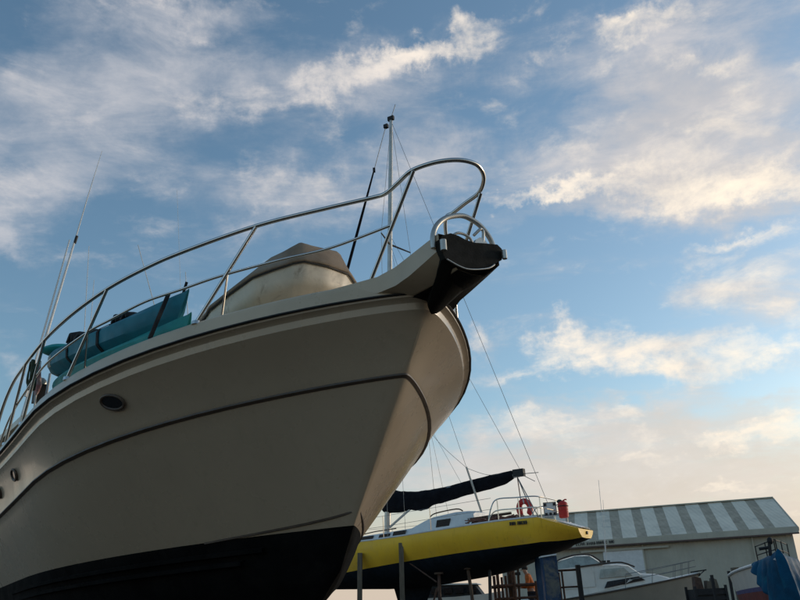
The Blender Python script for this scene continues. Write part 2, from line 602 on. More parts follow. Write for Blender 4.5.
MB().beam(shp(-.22, -.2, rz(-.2) - .12), shp(-.22, HW, HR - .12), .10, .26).build('barge_board', M['gutter'], shed, smooth=False)
MB().box(shp(13.1, .10, 2.4), (3.1, .12, 4.75), (SU, SN, Vector((0, 0, 1)))).build('sliding_door', M['white'], shed, smooth=False)
MB().beam(shp(16.4, 0.0, 4.86), shp(9.5, 0.0, 4.86), .14, .16).build('door_track', M['gutter'], shed, smooth=False)


def lettering(o, ux, uz, nrm, words, h, material, parent, name='lettering', adv=.78, seed=3, gap=.9, italic=0.0):
    """weathered lettering too small in the photo to read: short upright strokes, bars and gaps"""
    rnd = random.Random(seed)
    x = 0.0
    th = h * .17
    for w in words:
        mb = MB()
        mb.box(o + ux * (x + w * h * adv / 2) + uz * (h * .5) - nrm * .006, (w * h * adv, th * .6, .006), (ux, uz, nrm))
        for k in range(w):
            lw = h * adv * rnd.uniform(.62, .85)
            kind = rnd.choice((0, 1, 2, 3))
            org = o + ux * x
            sk = ux * (italic * h)
            ax = (ux, uz, nrm)
            mb.box(org + ux * (th / 2) + uz * (h / 2), (th, h, .02), ax)
            if kind in (0, 1):
                mb.box(org + ux * (lw * .5) + uz * (h - th / 2), (lw, th, .016), ax)
            if kind in (0, 2):
                mb.box(org + ux * (lw * .5) + uz * (th / 2), (lw, th, .016), ax)
            if kind in (1, 3):
                mb.box(org + ux * (lw - th / 2) + uz * (h / 2), (th, h, .018), ax)
            if kind in (1, 2, 3):
                mb.box(org + ux * (lw * .5) + uz * (h * .52), (lw * .9, th, .014), ax)
            x += h * adv
        x += h * gap
        mb.build(name, material, parent, smooth=False)


lettering(shp(16.7, -.40, HE + .13), SU, Vector((0, 0, 1)), -SN, (4, 4), .24, M['text'], shed, seed=5, gap=.5)
lettering(shp(15.05, -.40, HE + .15), SU, Vector((0, 0, 1)), -SN, (6, 3), .24, M['text'], shed, seed=11, adv=.62, gap=.45)
MB().tube([shp(11.5, .05, 0), shp(11.5, .05, HE)], .06).build('downpipe', M['gutter'], shed)
MB().tube([shp(3.2, .05, 0), shp(3.2, .05, HE)], .06).build('downpipe', M['gutter'], shed)

# ------------------------------------------------------------------ the motor cruiser
PHI = .6248
BO = Vector((.2364, 5.1837, 0))
BA = Vector((-math.sin(PHI), math.cos(PHI), 0))       # towards the stern
BS = Vector((-math.cos(PHI), -math.sin(PHI), 0))      # towards starboard
ZV = Vector((0, 0, 1))


def bp(s, y, z):
    return BO + BA * s + BS * y + ZV * z


def hb(s, s0, L, B, p, q):
    t = min(max((s - s0) / L, 0), 1)
    return B * (1 - (1 - t) ** p) ** q


def zs(s):
    s = min(s, 6.2)
    return 3.3969 - .1484 * s + .0119 * s * s


def bs(s):
    return hb(s, 0, 3.484, 2.001, 2.147, .838)


def zk(s):
    return 2.9331 - .1155 * s + .0048 * s * s


def bk(s):
    return hb(s, .371, 3.609, 1.808, 2.151, .9375)


def zw(s):
    return 1.9326 - .0261 * s


def bw(s):
    return hb(s, 1.155, 4.306, 1.508, 2.082, .95)


BLEN = 10.6
SS = [0, .004, .012, .025, .045, .07, .10, .14, .19, .25, .32, .41, .52, .65, .8, 1.0, 1.2, 1.45, 1.7, 2.0, 2.3, 2.65, 3.0, 3.4, 3.8, 4.3, 5.0, 6, 7.2, 8.5, 10]


def rnd_(s, s0, r):
    """the stem is rounded, not a knife edge"""
    return s0 + math.sqrt((s - s0) ** 2 + r * r) - .45 * r


def lev_sheer(k, db=0, ds=0, dz=0):
    S = SS[k]
    s = S * (BLEN - ds) / 10 + ds
    return rnd_(s, ds, .030), hb(s, ds, 3.484, 2.001 - db, 2.147, .838), zs(s - ds) + dz


def lev_kn(k, db=0, ds=0, dz=0):
    s0 = .371 + ds
    s = s0 + SS[k] * (BLEN - s0) / 10
    return rnd_(s, s0, .024), hb(s, s0, 3.609, 1.808 - db, 2.151, .9375), zk(s - ds) + dz


def lev_w(k):
    s = 1.155 + SS[k] * (BLEN - 1.155) / 10
    return rnd_(s, 1.155, .008), bw(s), zw(s)


def lev_ch(k):
    s = 1.36 + SS[k] * (BLEN - 1.36) / 10
    t = min(1, (s - 1.36) / 3.5)
    return s, hb(s, 1.36, 4.6, 1.40, 2.0, .97), 1.60 - .24 * t ** .7


KEELT = [(1.69, 1.36), (1.9, 1.24), (2.2, 1.13), (2.8, 1.02), (3.6, .95), (5, .90), (10.6, .86)]


def lev_k(k):
    s = 1.69 + SS[k] * (BLEN - 1.69) / 10
    return s, 0.0, lerp_tab(KEELT, s)


def mixl(a, b, t, bulge=0.0):
    r = [a[i] + (b[i] - a[i]) * t for i in range(3)]
    r[1] = max(0.0, r[1] + (bulge * 4 * t * (1 - t) if r[1] > .02 else 0))
    return tuple(r)


cruiser = thing('motor_cruiser', 'big cream motor cruiser chocked up ashore, flared bow and steel rail towering overhead', 'motor boat', bp(4, 0, .86))
NK = len(SS)


def both(fn_levels):
    """rows along the hull for the two sides from functions of (station) -> (s, b, z)"""
    mbs = MB()
    for side in (1, -1):
        rows = [[bp(*(lambda L: (L[0], side * L[1], L[2]))(fn(k))) for k in range(NK)] for fn in fn_levels]
        mbs.grid(rows)
    return mbs


up = [lambda k: lev_sheer(k, .012, .006, -.004), lambda k: lev_sheer(k, .02, .01, -.022), lambda k: lev_sheer(k, .050, .045, -.040), lambda k: lev_sheer(k, .060, .058, -.055)]
band = lambda k: lev_sheer(k, .066, .066, -.105)
band2 = lambda k: lev_sheer(k, .078, .078, -.118)
up += [lambda k: mixl(up[3](k), band(k), .5), band, band2]
for q in range(1, 8):
    up.append(lambda k, q=q: mixl(band2(k), lev_kn(k), q / 8, -.02))
up.append(lambda k: lev_kn(k))
up.append(lambda k: lev_kn(k, .022, .02, -.022))
for q in range(1, 8):
    up.append(lambda k, q=q: mixl(lev_kn(k, .022, .02, -.022), lev_w(k), q / 8, .012))
up.append(lev_w)
hull_mb = both(up)
# transom
e = NK - 1
tr = [fn(e) for fn in up]
hull_mb.poly([bp(a, b, c) for a, b, c in tr] + [bp(a, -b, c) for a, b, c in reversed(tr)])
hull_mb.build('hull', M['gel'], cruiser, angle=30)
low = [lev_w] + [(lambda k, q=q: mixl(lev_w(k), lev_ch(k), q / 3, .015)) for q in (1, 2)] + [lev_ch] + [(lambda k, q=q: mixl(lev_ch(k), lev_k(k), q / 6, .03)) for q in range(1, 6)] + [lev_k]
bot_mb = both(low)
tr = [fn(e) for fn in low]
bot_mb.poly([bp(a, b, c) for a, b, c in tr] + [bp(a, -b, c) for a, b, c in reversed(tr)])
bot = bot_mb.build('antifouled_bottom', M['black'], cruiser, angle=30)

# spray rails under the waterline and one just above it
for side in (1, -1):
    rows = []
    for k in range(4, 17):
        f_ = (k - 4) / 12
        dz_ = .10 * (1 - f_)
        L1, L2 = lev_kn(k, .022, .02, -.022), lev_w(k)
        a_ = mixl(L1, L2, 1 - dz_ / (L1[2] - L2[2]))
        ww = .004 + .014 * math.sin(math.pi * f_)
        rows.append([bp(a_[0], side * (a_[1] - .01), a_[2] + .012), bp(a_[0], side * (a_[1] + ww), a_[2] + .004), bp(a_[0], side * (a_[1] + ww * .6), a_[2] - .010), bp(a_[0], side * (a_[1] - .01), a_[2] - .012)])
    MB().grid(rows, close_u=True).build('spray_rail', M['brownstrip'], cruiser, angle=50)  # dark brown colour stands in for the shadow under this upper rail
    for dz_, s_a, s_b in ((-.09, 1.8, 6.0), (-.17, 2.0, 6.0)):
        if side < 0:
            s_a += 1.1
        rows = []
        for i in range(25):
            s_ = s_a + (s_b - s_a) * i / 24
            b = bw(s_) + dz_ * .35
            rows.append([bp(s_, side * (b - .02), zw(s_) + dz_ + .01), bp(s_, side * (b + .03), zw(s_) + dz_ - .007), bp(s_, side * (b + .025), zw(s_) + dz_ - .035), bp(s_, side * (b - .03), zw(s_) + dz_ - .035)])
        MB().grid(rows, close_u=True).build('spray_rail', M['black'], bot, angle=50)

# knuckle strip and rub rail: continuous round the bow
full = [(1, k) for k in range(NK - 1, -1, -1)] + [(-1, k) for k in range(1, NK)]


def strip_loft(prof):
    rows = []
    for side, k in full:
        rows.append([bp(*(lambda L: (L[0], side * L[1], L[2]))(fn(k))) for fn in prof])
    mb = MB().grid(rows, close_u=True)
    return mb


strip_loft([lambda k: lev_kn(k, -.006, -.008, .006), lambda k: lev_kn(k, -.009, -.009, -.008), lambda k: lev_kn(k, .018, .016, -.024), lambda k: lev_kn(k, .03, .03, .0)]).build('knuckle_strip', M['brownstrip'], cruiser)
strip_loft([lambda k: lev_sheer(k, -.006, -.008, .008), lambda k: lev_sheer(k, -.010, -.010, -.001), lambda k: lev_sheer(k, .0, .0, -.009), lambda k: lev_sheer(k, .03, .03, -.006), lambda k: lev_sheer(k, .03, .03, .008)]).build('rub_rail', M['rubber'], cruiser)


# deck moulding: fascia above the rub rail, rounded top edge, cambered deck
def fas(k, db, ds, dz):
    return lev_sheer(k, db, ds, dz)


dk = [lambda k: fas(k, .004, .003, .010), lambda k: fas(k, .030, .03, .085), lambda k: fas(k, .042, .04, .118), lambda k: fas(k, .062, .06, .136), lambda k: fas(k, .095, .09, .142), lambda k: fas(k, .14, .13, .135)]
dk += [lambda k: (lambda L: (L[0], L[1] * .6, L[2]))(fas(k, .14, .13, .165)), lambda k: (lambda L: (L[0], 0.0, L[2]))(fas(k, .14, .13, .185))]
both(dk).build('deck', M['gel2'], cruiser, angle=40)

# bow platform: moulding that sweeps out over the stem, with a black front and underside
PF = -.455


def plat_row(s, w, ztop, zedge, zmid):
    return [bp(s, w, ztop), bp(s, w, zedge), bp(s, w * .45, zmid), bp(s, 0, zmid - .012), bp(s, -w * .45, zmid), bp(s, -w, zedge), bp(s, -w, ztop)]


rows = [plat_row(.75, .80, 3.435, 3.40, 3.38), plat_row(.40, .525, 3.485, 3.40, 3.37), plat_row(.20, .34, 3.525, 3.40, 3.37), plat_row(.05, .29, 3.55, 3.41, 3.37), plat_row(-.1, .276, 3.575, 3.43, 3.37), plat_row(-.3, .268, 3.60, 3.47, 3.375), plat_row(PF + .02, .262, 3.615, 3.50, 3.385)]
pm = MB().grid(rows)
pm.grid([[r[0], r[0] * .5 + r[6] * .5 + ZV * .01, r[6]] for r in rows])
pm.poly(list(reversed(rows[0])))
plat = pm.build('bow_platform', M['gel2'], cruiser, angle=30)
fm = MB()
front = [(.268, 3.50), (.275, 3.555), (.235, 3.60), (.17, 3.632), (.10, 3.628), (.03, 3.61), (-.02, 3.606), (-.12, 3.625), (-.25, 3.645), (-.288, 3.62), (-.292, 3.565), (-.275, 3.53), (-.19, 3.475), (-.12, 3.44), (.07, 3.395), (.15, 3.395), (.235, 3.43)]
fm.prism([bp(PF, y, z) for y, z in front], BA * .05)
fr = fm.build('front_plate', M['darkplat'], plat, angle=30)
# wedge-shaped stem bracket under the platform
wg = MB()
A0 = [bp(PF + .047, y, z) for y, z in ((.235, 3.43), (.15, 3.396), (.07, 3.396), (-.12, 3.441), (-.19, 3.476), (-.275, 3.53), (-.2, 3.57), (.235, 3.52))]
A1 = [bp(.03, y, z) for y, z in ((.030, 3.30), (.015, 3.26), (.0, 3.24), (-.05, 3.255), (-.10, 3.29), (-.14, 3.36), (-.06, 3.38), (.030, 3.38))]
wg.grid([A0, A1], close_u=True)
wg.poly(A0)
wg.poly(list(reversed(A1)))
wg.build('stem_bracket', M['darkplat'], plat, angle=30)
MB().tube(smooth_path([bp(PF - .006, .225, 3.424), bp(PF - .008, .07, 3.388), bp(PF - .006, -.12, 3.43), bp(PF - .004, -.2, 3.478)], 6), .0055).build('edge_trim', M['alu'], plat)
MB().tube([bp(PF - .02, .258, 3.475), bp(PF - .02, .258, 3.55)], .022, 14).build('corner_roller', M['alu'], plat)
MB().tube([bp(PF - .02, -.288, 3.535), bp(PF - .02, -.288, 3.60)], .018, 14).build('corner_roller', M['alu'], plat)
# black sheet that puts in the shade under the platform, running down to the stem on the port side
und = MB()
urows = []
for r in rows[3:]:
    urows.append([r[2] - ZV * .005, r[3] - ZV * .005, r[4] - ZV * .005, r[5] - BS * .005 - ZV * .004, r[5].lerp(r[6], .75) - BS * .006])
urows.insert(0, [bp(.30, .1, 3.33), bp(.22, 0, 3.30), bp(.24, -.18, 3.34), bp(.26, -.36, 3.375), bp(.27, -.40, 3.42)])
und.grid(urows)
und.build('underside_shade', M['darkplat'], plat, angle=40)
# hoop over the platform
hp = [(.28, 3.52), (.278, 3.60), (.25, 3.68), (.19, 3.75), (.11, 3.80), (.0, 3.835), (-.09, 3.825), (-.17, 3.79), (-.235, 3.725), (-.265, 3.66), (-.272, 3.58)]
MB().tube(smooth_path([bp(PF + .06, y, z) for y, z in hp], 8), .0185, 14).build('hoop', M['alu'], plat)
# windlass and chain stopper seen over the front plate
MB().tube(smooth_path([bp(-.25, .10, 3.61), bp(-.27, .06, 3.69), bp(-.27, -.03, 3.70), bp(-.27, -.13, 3.67), bp(-.26, -.17, 3.60)], 6), .014, 10).build('anchor_bail', M['alu'], plat)
anc = thing('anchor', 'galvanised anchor stowed on the black bow platform of the big cruiser', 'anchor', bp(-.4, -.14, 3.60))
MB().tube(smooth_path([bp(-.40, -.085, 3.70), bp(-.42, -.125, 3.745), bp(-.42, -.145, 3.755), bp(-.42, -.16, 3.735), bp(-.41, -.155, 3.66), bp(-.40, -.15, 3.60)], 6), .011, 10).build('shank', M['alu'], anc)
fl = MB().prism([bp(-.42, -.06, 3.60), bp(-.42, -.085, 3.66), bp(-.42, -.12, 3.685), bp(-.42, -.155, 3.69), bp(-.42, -.19, 3.655), bp(-.42, -.205, 3.60)], BA * .05)
fl.build('fluke', M['alu'], anc)
MB().tube(smooth_path([bp(-.40, .14, 3.62), bp(-.42, .09, 3.665), bp(-.42, .03, 3.675), bp(-.42, -.03, 3.655), bp(-.41, -.06, 3.61)], 6), .010, 10).build('crown_bow', M['alu'], anc)

# bow rail
RH = [(.08, .76), (.2, .85), (.47, .83), (.9, .82), (1.46, .80), (1.83, .79), (2.22, .78), (2.73, .77), (3.31, .80), (3.86, .86), (4.54, .89), (5.2, .87), (5.75, .66), (6.1, .2)]


def rl(s, h, off=.1, side=1):
    return bp(s, side * max(bs(s) - off, .05), zs(s) + h)


def rail_pts(side):
    p = [bp(-.25, side * .312, 4.18), bp(-.08, side * .312, 4.168), bp(.07, side * .315, 4.158), bp(.20, side * .345, 4.175)]
    for s, h in RH[2:]:
        p.append(rl(s, h, .1, side))
    return p


loop = [bp(-.40, .235, 4.188), bp(-.49, .12, 4.20), bp(-.52, 0, 4.208), bp(-.49, -.12, 4.215), bp(-.40, -.235, 4.20)]
top_path = list(reversed(rail_pts(1))) + loop + rail_pts(-1)
MB().tube(smooth_path(top_path, 7), .0165, 14).build('top_rail', M['steel'], cruiser)
MRH = [(.16, .535), (.23, .49), (.47, .49), (.75, .48), (1.13, .48), (1.44, .475), (1.76, .49), (2.14, .475), (2.46, .48), (3.25, .51), (3.99, .54), (5.04, .46), (5.6, .2)]
for side in (1, -1):
    pth = [rl(.27, .14, .07, side).lerp(bp(-.27, side * .312, 4.165), .53)]
    pth += [rl(s, h, .1, side) for s, h in MRH[2:]]
    MB().tube(smooth_path(pth, 7), .0105, 12).build('mid_rail', M['steel'], cruiser)
ST = [((.27, .14), (-.27, None)), ((1.27, .14), (.90, .82)), ((2.66, .14), (2.22, .78)), ((4.05, .14), (3.62, .84)), ((4.9, .14), (4.5, .89))]
for side in (1, -1):
    for i, (b_, t_) in enumerate(ST):
        p0 = rl(b_[0], b_[1], .07, side)
        p1 = bp(-.27, side * .312, 4.165) if t_[1] is None else rl(t_[0], t_[1], .1, side)
        s_ = MB().tube([p0, p1], .0145, 12).build('stanchion', M['steel'], cruiser)
        MB().tube([p0 - ZV * .015, p0 + ZV * .012], [.034, .030], 14).build('foot_plate', M['steel'], s_)
        if 0 < i < 3:   # the lighter brace from the mid rail down to the deck
            pm_ = p0 + (p1 - p0) * .52
            q0 = rl(b_[0] - .10, .145, .16, side)
            MB().tube([pm_, q0], .008, 10).build('brace', M['steel'], s_)
# portholes on the starboard and port sides
for side in (1, -1):
    for s0_, z0_, rx_, rz_ in () if side < 0 else ((2.14, 2.935, .11, .072), (4.5, 2.72, .085, .055), (5.35, 2.66, .085, .055)):
        # lies on the flared topside between band and knuckle
        def surf(s, z):
            b_lo, z_lo, b_hi, z_hi = bk(s), zk(s), hb(s, .078, 3.484, 1.923, 2.147, .838), zs(s) - .118
            t = (z - z_lo) / (z_hi - z_lo)
            return Vector(bp(s, side * (b_lo + (b_hi - b_lo) * t - .02 * 4 * t * (1 - t)), z))
        c0 = surf(s0_, z0_)
        ex = (surf(s0_ + .05, z0_) - surf(s0_ - .05, z0_)).normalized()
        ez = (surf(s0_, z0_ + .03) - surf(s0_, z0_ - .03)).normalized()
        en = ex.cross(ez).normalized()
        if en.dot(BS * side) < 0:
            en = -en
        c0 = c0 + en * .016
        ring = [c0 + ex * (rx_ * math.cos(2 * math.pi * k / 32)) + ez * (rz_ * math.sin(2 * math.pi * k / 32)) for k in range(32)]
        ph = MB().tube(ring, .012, 8, closed=True).build('porthole', M['brownstrip'], cruiser)
        MB().poly(ring).build('glass', M['glass'], ph, smooth=False)

# low deckhouse far aft
dh = MB()
pl_ = [(7.7, .9), (8.1, 1.25), (10.2, 1.3), (10.2, -1.3), (8.1, -1.25), (7.7, -.9)]
dh.prism([bp(s, y, zs(6) + .12) for s, y in pl_], (0, 0, 1.0))
house = dh.build('deckhouse', M['gel2'], cruiser, smooth=False)
dr = MB().prism([bp(s * .99 + (.05 if s > 9 else 0), y * 1.06, zs(6) + 1.12) for s, y in pl_], (0, 0, .09))
dr.build('roof', M['gel2'], house, smooth=False)
for side in (1, -1):
    MB().prism([bp(8.25, side * 1.27, 3.55), bp(9.9, side * 1.305, 3.55), bp(9.9, side * 1.305, 3.95), bp(8.45, side * 1.275, 3.95)], BS * side * .012).build('window', M['glass'], house, smooth=False)

# whip aerials
for (p0, p1, r0, r1, lab) in (((48, 330), (75, 240), .020, .016, 0), ((47.5, 318), (69.5, 240), .014, .011, 1)):
    a_, b_ = at(*p0, 11.3), at(*p1, 11.5)
    a_ = a_ + (a_ - b_) * .9
    w1 = MB().tube([a_, b_], [r0 * 1.3, r1]).build('whip_aerial', M['whip'], cruiser)
    if lab == 0:
        MB().tube([b_ - ZV * .06, b_ + (at(77, 236, 11.5) - b_)], .024).build('ferrule', M['rubber'], w1)
        MB().tube([b_, at(88, 196, 11.55), at(102, 151, 11.6)], [.011, .008, .004]).build('whip_tip', M['whip'], w1)
for p0, p1, r_ in (((86, 300), (89, 246), .008), ((92.5, 300), (94, 280), .008), ((153, 300), (138, 245), .011), ((187, 300), (185.5, 272), .010), ((181, 300), (177, 190), .004)):
    a_, b_ = at(*p0, 12.2), at(*p1, 12.2)
    d_ = (a_ - b_).normalized()
    a_ = a_ + d_ * max(0, (a_.z - 4.06) / -d_.z)      # down to the deckhouse roof
    MB().tube([a_, b_], [r_ * 1.2, r_ * .6]).build('whip_aerial', M['whip'], cruiser)

# ------------------------------------------------------------------ kayaks lashed on the side deck


def kayak(name, s0, y0, z0, s1, y1, z1, beam, depth, roll, rk, material, label):
    A, B = bp(s0, y0, z0), bp(s1, y1, z1)
    X = (B - A)
    Lk = X.length
    X.normalize()
    Yv = ZV.cross(X).normalized()
    Zv = X.cross(Yv)
    Yr = Yv * math.cos(roll) + Zv * math.sin(roll)
    Zr = -Yv * math.sin(roll) + Zv * math.cos(roll)
    th = thing(name, label, 'kayak', A * .5 + B * .5, 'kayaks lashed on the side deck of the cruiser')
    rows = []
    n = 26
    for i in range(n + 1):
        u = i / n
        e_ = abs(2 * u - 1)
        wd = beam / 2 * (1 - e_ ** 2.1) ** .8 + .014
        rock = rk * e_ ** 2.4
        dp = depth * .5 * (1 - .35 * e_ ** 5)
        c = A + X * (Lk * u) + Zr * rock
        sec = ((.5, -.90), (.86, -.52), (.93, -.40), (1, .22), (.97, .40), (.66, .80))
        prof = [(0, -1)] + list(sec) + [(0, 1)] + [(-a, b) for a, b in reversed(sec)]
        rows.append([c + Yr * (wd * a) + Zr * (dp * b + (.05 * e_ ** 5 if b > .4 else 0)) + X * (.07 * e_ ** 4 * (1 if u > .5 else -1) * (b * .8 - .1)) for a, b in prof])
    kb = MB().grid(rows, close_u=True)
    kb.poly(rows[0])
    kb.poly(list(reversed(rows[-1])))
    hl = kb.build('hull', material, th, angle=26)
    return th, A, X, Yr, Zr, Lk, rows


k1 = kayak('kayak', 1.72, 1.24, 3.52, 4.60, 1.65, 3.80, .52, .33, .08, .13, M['kayak'], 'dark blue-teal kayak strapped uppermost on the side deck behind the bow rail')
k2 = kayak('kayak', 1.64, 1.20, 3.39, 4.35, 1.60, 3.50, .56, .24, -.05, .06, M['kayak2'], 'lighter teal kayak lying underneath the dark blue-teal one on the deck')
th, A, X, Yr, Zr, Lk, rows = k1
for u in (.36, .60):
    i = int(u * 26)
    MB().grid([[p + (p - (A + X * (Lk * i / 26))).normalized() * .006 for p in rw] for rw in (rows[i], [p_.lerp(q2, .38) for p_, q2 in zip(rows[i], rows[i + 1])])], close_u=True).build('strap', M['strap'], th, smooth=False, solid=.006)
for u, hh, ww in ((.70, .17, .12), (.62, .11, .22), (.34, .13, .10), (.27, .10, .12), (.50, .05, .3)):
    c = A + X * (Lk * u) + Zr * .13
    sb_ = MB()
    sb_.grid(smooth_rows := [[c + X * (ww * (a - .5)) + Yr * (b * .16) + Zr * (hh * math.sin(math.pi * (a * .8 + .1)) * (1 - .3 * b * b)) for a in (0, .2, .4, .6, .8, 1)] for b in (-1, -.5, 0, .5, 1)])
    sb_.build('seat_pad', M['strap'], th, angle=60, solid=.03)
MB().ball(A + X * (Lk * .93) + Zr * .235, .20, .15, .06, 8).build('hatch_cover', M['kayak2'], th)
MB().tube([A + X * .06 + Zr * .22, A + X * .02 + Zr * .36], .012).build('carry_toggle', M['strap'], th)
MB().beam(A + X * .10 + Zr * .24 + Yr * .10, A + X * .06 + Yr * .20 - Zr * .18, .02, .03).build('lashing', M['strap'], th, smooth=False)

stk = MB()
fi = [rows[j] for j in (21, 22, 23, 24)]
side_ix = 2 if (rows[13][2] - rows[13][0]).dot(BS) > 0 else 12
a_, b_ = (2, 4) if side_ix == 2 else (len(rows[0]) - 4, len(rows[0]) - 2)
cen = A.lerp(A + X * Lk, .87)
stk.grid([[r[k] + (r[k] - cen).normalized() * .004 for k in range(a_, b_ + 1)] for r in fi])
stk.build('sticker', M['gutter'], th, smooth=False)

# ------------------------------------------------------------------ covered dinghy on the foredeck
G1 = [(203, 318, 2.62), (211, 306.5, 2.32), (231, 290, 1.98), (253, 274, 1.66), (273, 266.5, 1.52), (293, 260, 1.41), (304, 258, 1.38), (327, 263, 1.40), (347, 270.5, 1.50), (358.5, 287, 1.74)]


def on_s(px, py, s):
    d = ray(px, py)
    t = ((BO - EYE).dot(BA) + s) / d.dot(BA)
    return EYE + d * t


gun = [on_s(*g_) for g_ in G1]
gun = [gun[0] + BA * .9 - ZV * .28 + BS * .02] + gun + [gun[-1] + BA * .5 - ZV * .18, gun[-1] + BA * 1.3 - ZV * .36]
gun = [p for a_, b_ in zip(gun, gun[1:]) for p in (a_, a_.lerp(b_, .25), a_.lerp(b_, .5), a_.lerp(b_, .75))] + [gun[-1]]
din = thing('dinghy', 'small cream dinghy under a grey-brown canvas cover, stowed bow-forward on the foredeck', 'dinghy', bp(2.2, .25, 3.5))
ctr = bp(2.5, .22, 3.6)
hr = []
for tdown, inn in ((0, 0), (.05, .010), (.14, .035), (.20, .05), (.235, .10), (.36, .36), (.50, .7), (.56, .95)):
    row = []
    for p in gun:
        c_ = ctr + BA * ((p - ctr).dot(BA) * .55)
        c_.z = p.z
        row.append(p + (c_ - p) * inn - ZV * tdown)
    hr.append(row)
MB().grid(hr).build('hull', M['dinghy'], din, angle=40)
peak = on_s(301.5, 243, 1.52)
cv = []
for o_, dz in ((.012, -.030), (.016, -.012), (.012, .004)):
    row = []
    for i, p in enumerate(gun):
        d_ = p - ctr
        d_.z = 0
        w_b = .004 * mnoise.noise(p * 9)
        row.append(p + d_.normalized() * (o_ + w_b) + ZV * (dz + w_b))
    cv.append(row)
shr = on_s(343, 253, 1.62)
for t in (.18, .4, .6, .8, 1.0):
    row = []
    for i, p in enumerate(gun):
        s_p = (p - BO).dot(BA)
        sr = max(1.52 + .25 * (s_p - 1.4), 1.52)
        r_p = peak + BA * (sr - 1.52) - ZV * .16 * (sr - 1.52)
        if (p - ctr).dot(BS) < -.25:      # the steeper side away from us keeps a shoulder
            r_p = r_p.lerp(shr + BA * (sr - 1.52), .85)
        q_ = p.lerp(r_p, t)
        sag = .055 * math.sin(math.pi * t) + .012 * mnoise.noise(q_ * 6)
        row.append(q_ + ZV * sag + BS * (.008 * mnoise.noise(q_ * 11)))
    cv.append(row)
MB().grid(cv).build('canvas_cover', M['cover'], din, angle=75, solid=.006)
MB().tube([p + ZV * -.045 + (p - ctr).normalized() * .012 for p in gun], .006, 8).build('tie_cord', M['rubber'], din)
for s_ in (2.0, 2.9):
    MB().box(bp(s_, .2, zs(s_) + .22), (.9, .08, .2), (BS, BA, ZV)).build('chock', M['timber'], din, smooth=False)

# ------------------------------------------------------------------ clutter at the rail, far left
fl_ = thing('furled_flag', 'furled faded red and white flag on a short staff beside the bow rail, far left', 'flag', rl(4.3, .14, .3))
pa, pb = on_s(35, 400, 4.4), on_s(40.5, 361, 4.4)
MB().tube([pa - ZV * .4, pb], .010).build('staff', M['whip'], fl_)
MB().tube(smooth_path([pa + (pb - pa) * .12, pa + (pb - pa) * .4 + BS * -.015, pa + (pb - pa) * .6, pa + (pb - pa) * .9], 4), [.012, .018, .024, .027, .03, .024, .027, .03, .027, .024, .02, .014, .008]).build('cloth', M['flag'], fl_)
coil = []
c0 = on_s(32.5, 375, 4.25)
for i in range(130):
    a = i * .33
    coil.append(c0 + BA * (.08 * math.cos(a) + .02 * math.sin(i * .7)) + ZV * (.14 * math.sin(a) + .02 * math.cos(i * .9)) + BS * (.03 * math.sin(i * .21)))
tag(MB().tube(coil, .009, 6).build('rope_coil', M['greenrope'], None, base=c0), 'dark green rope coil hung on the bow rail above the small portholes', 'rope')
oc = on_s(39, 394, 4.6)
rod = thing('outboard_bracket', 'small black fitting clamped inside the rail below the furled flag', 'fitting', oc)
MB().box(oc, (.16, .10, .18), (BA, BS, ZV)).build('clamp', M['rubber'], rod)
MB().ball(oc + ZV * .11, .07, .06, .07, 6).build('knob', M['alu'], rod)
tag(MB().tube([oc - ZV * .3 - BA * .35, on_s(50, 374, 4.6)], .014).build('boathook', M['alu'], None, base=oc), 'thin metal boathook leaning inboard of the rail next to the kayaks', 'boathook')

# chocks and props that carry the cruiser
for i, s_ in enumerate((2.9, 5.6, 8.6)):
    kz = lerp_tab(KEELT, s_)
    b_ = MB().box(bp(s_, 0, (kz - .005) / 2), (.32, .9, kz - .005), (BA, BS, ZV)).build('keel_block', M['timber'], None, smooth=False, base=bp(s_, 0, 0))
    tag(b_, ('timber keel block under the forefoot of the big cruiser', 'timber keel block under the middle of the big cruiser', 'timber keel block under the aft end of the big cruiser')[i], 'keel block', 'keel blocks under the cruiser')


def prop(top, foot, label, group, r=.045, material='dark', pad=True):
    t = thing('boat_stand', label, 'boat stand', foot, group)
    MB().tube([foot + ZV * .25, top], r, 10).build('post', M[material], t)
    if pad:
        d_ = (top - foot).normalized()
        MB().tube([top - d_ * .03, top + d_ * .03], [.14, .12], 10).build('pad', M['timber'], t)
    for k in range(3):
        a = 2.1 * k + .4
        MB().tube([foot + ZV * .75 , foot + Vector((math.cos(a) * .42, math.sin(a) * .42, .03))], .02, 8).build('leg', M[material], t)
    return t


for i, (s_, side) in enumerate(((4.2, 1), (4.2, -1), (7.8, 1), (7.8, -1))):
    S_ = ('starboard', 'port')[side < 0]
    y_ = (bw(s_) - .25) * side
    prop(bp(s_, y_, 1.33), bp(s_, y_ + .12 * side, 0), 'steel stand under the %s chine of the cruiser, %s of the pair' % (S_, ('forward', 'after')[i > 1]), 'stands under the cruiser', pad=True)

# ------------------------------------------------------------------ the yellow racing yacht
YPS = RAD(30)
YO = Vector((-.7564, 24.3, 0))
YA = Vector((math.cos(YPS), -math.sin(YPS), 0))       # towards the stern
YN = Vector((-math.sin(YPS), -math.cos(YPS), 0))      # the side turned to us


def yp(u, v, z):
    return YO + YA * u + YN * v + ZV * z


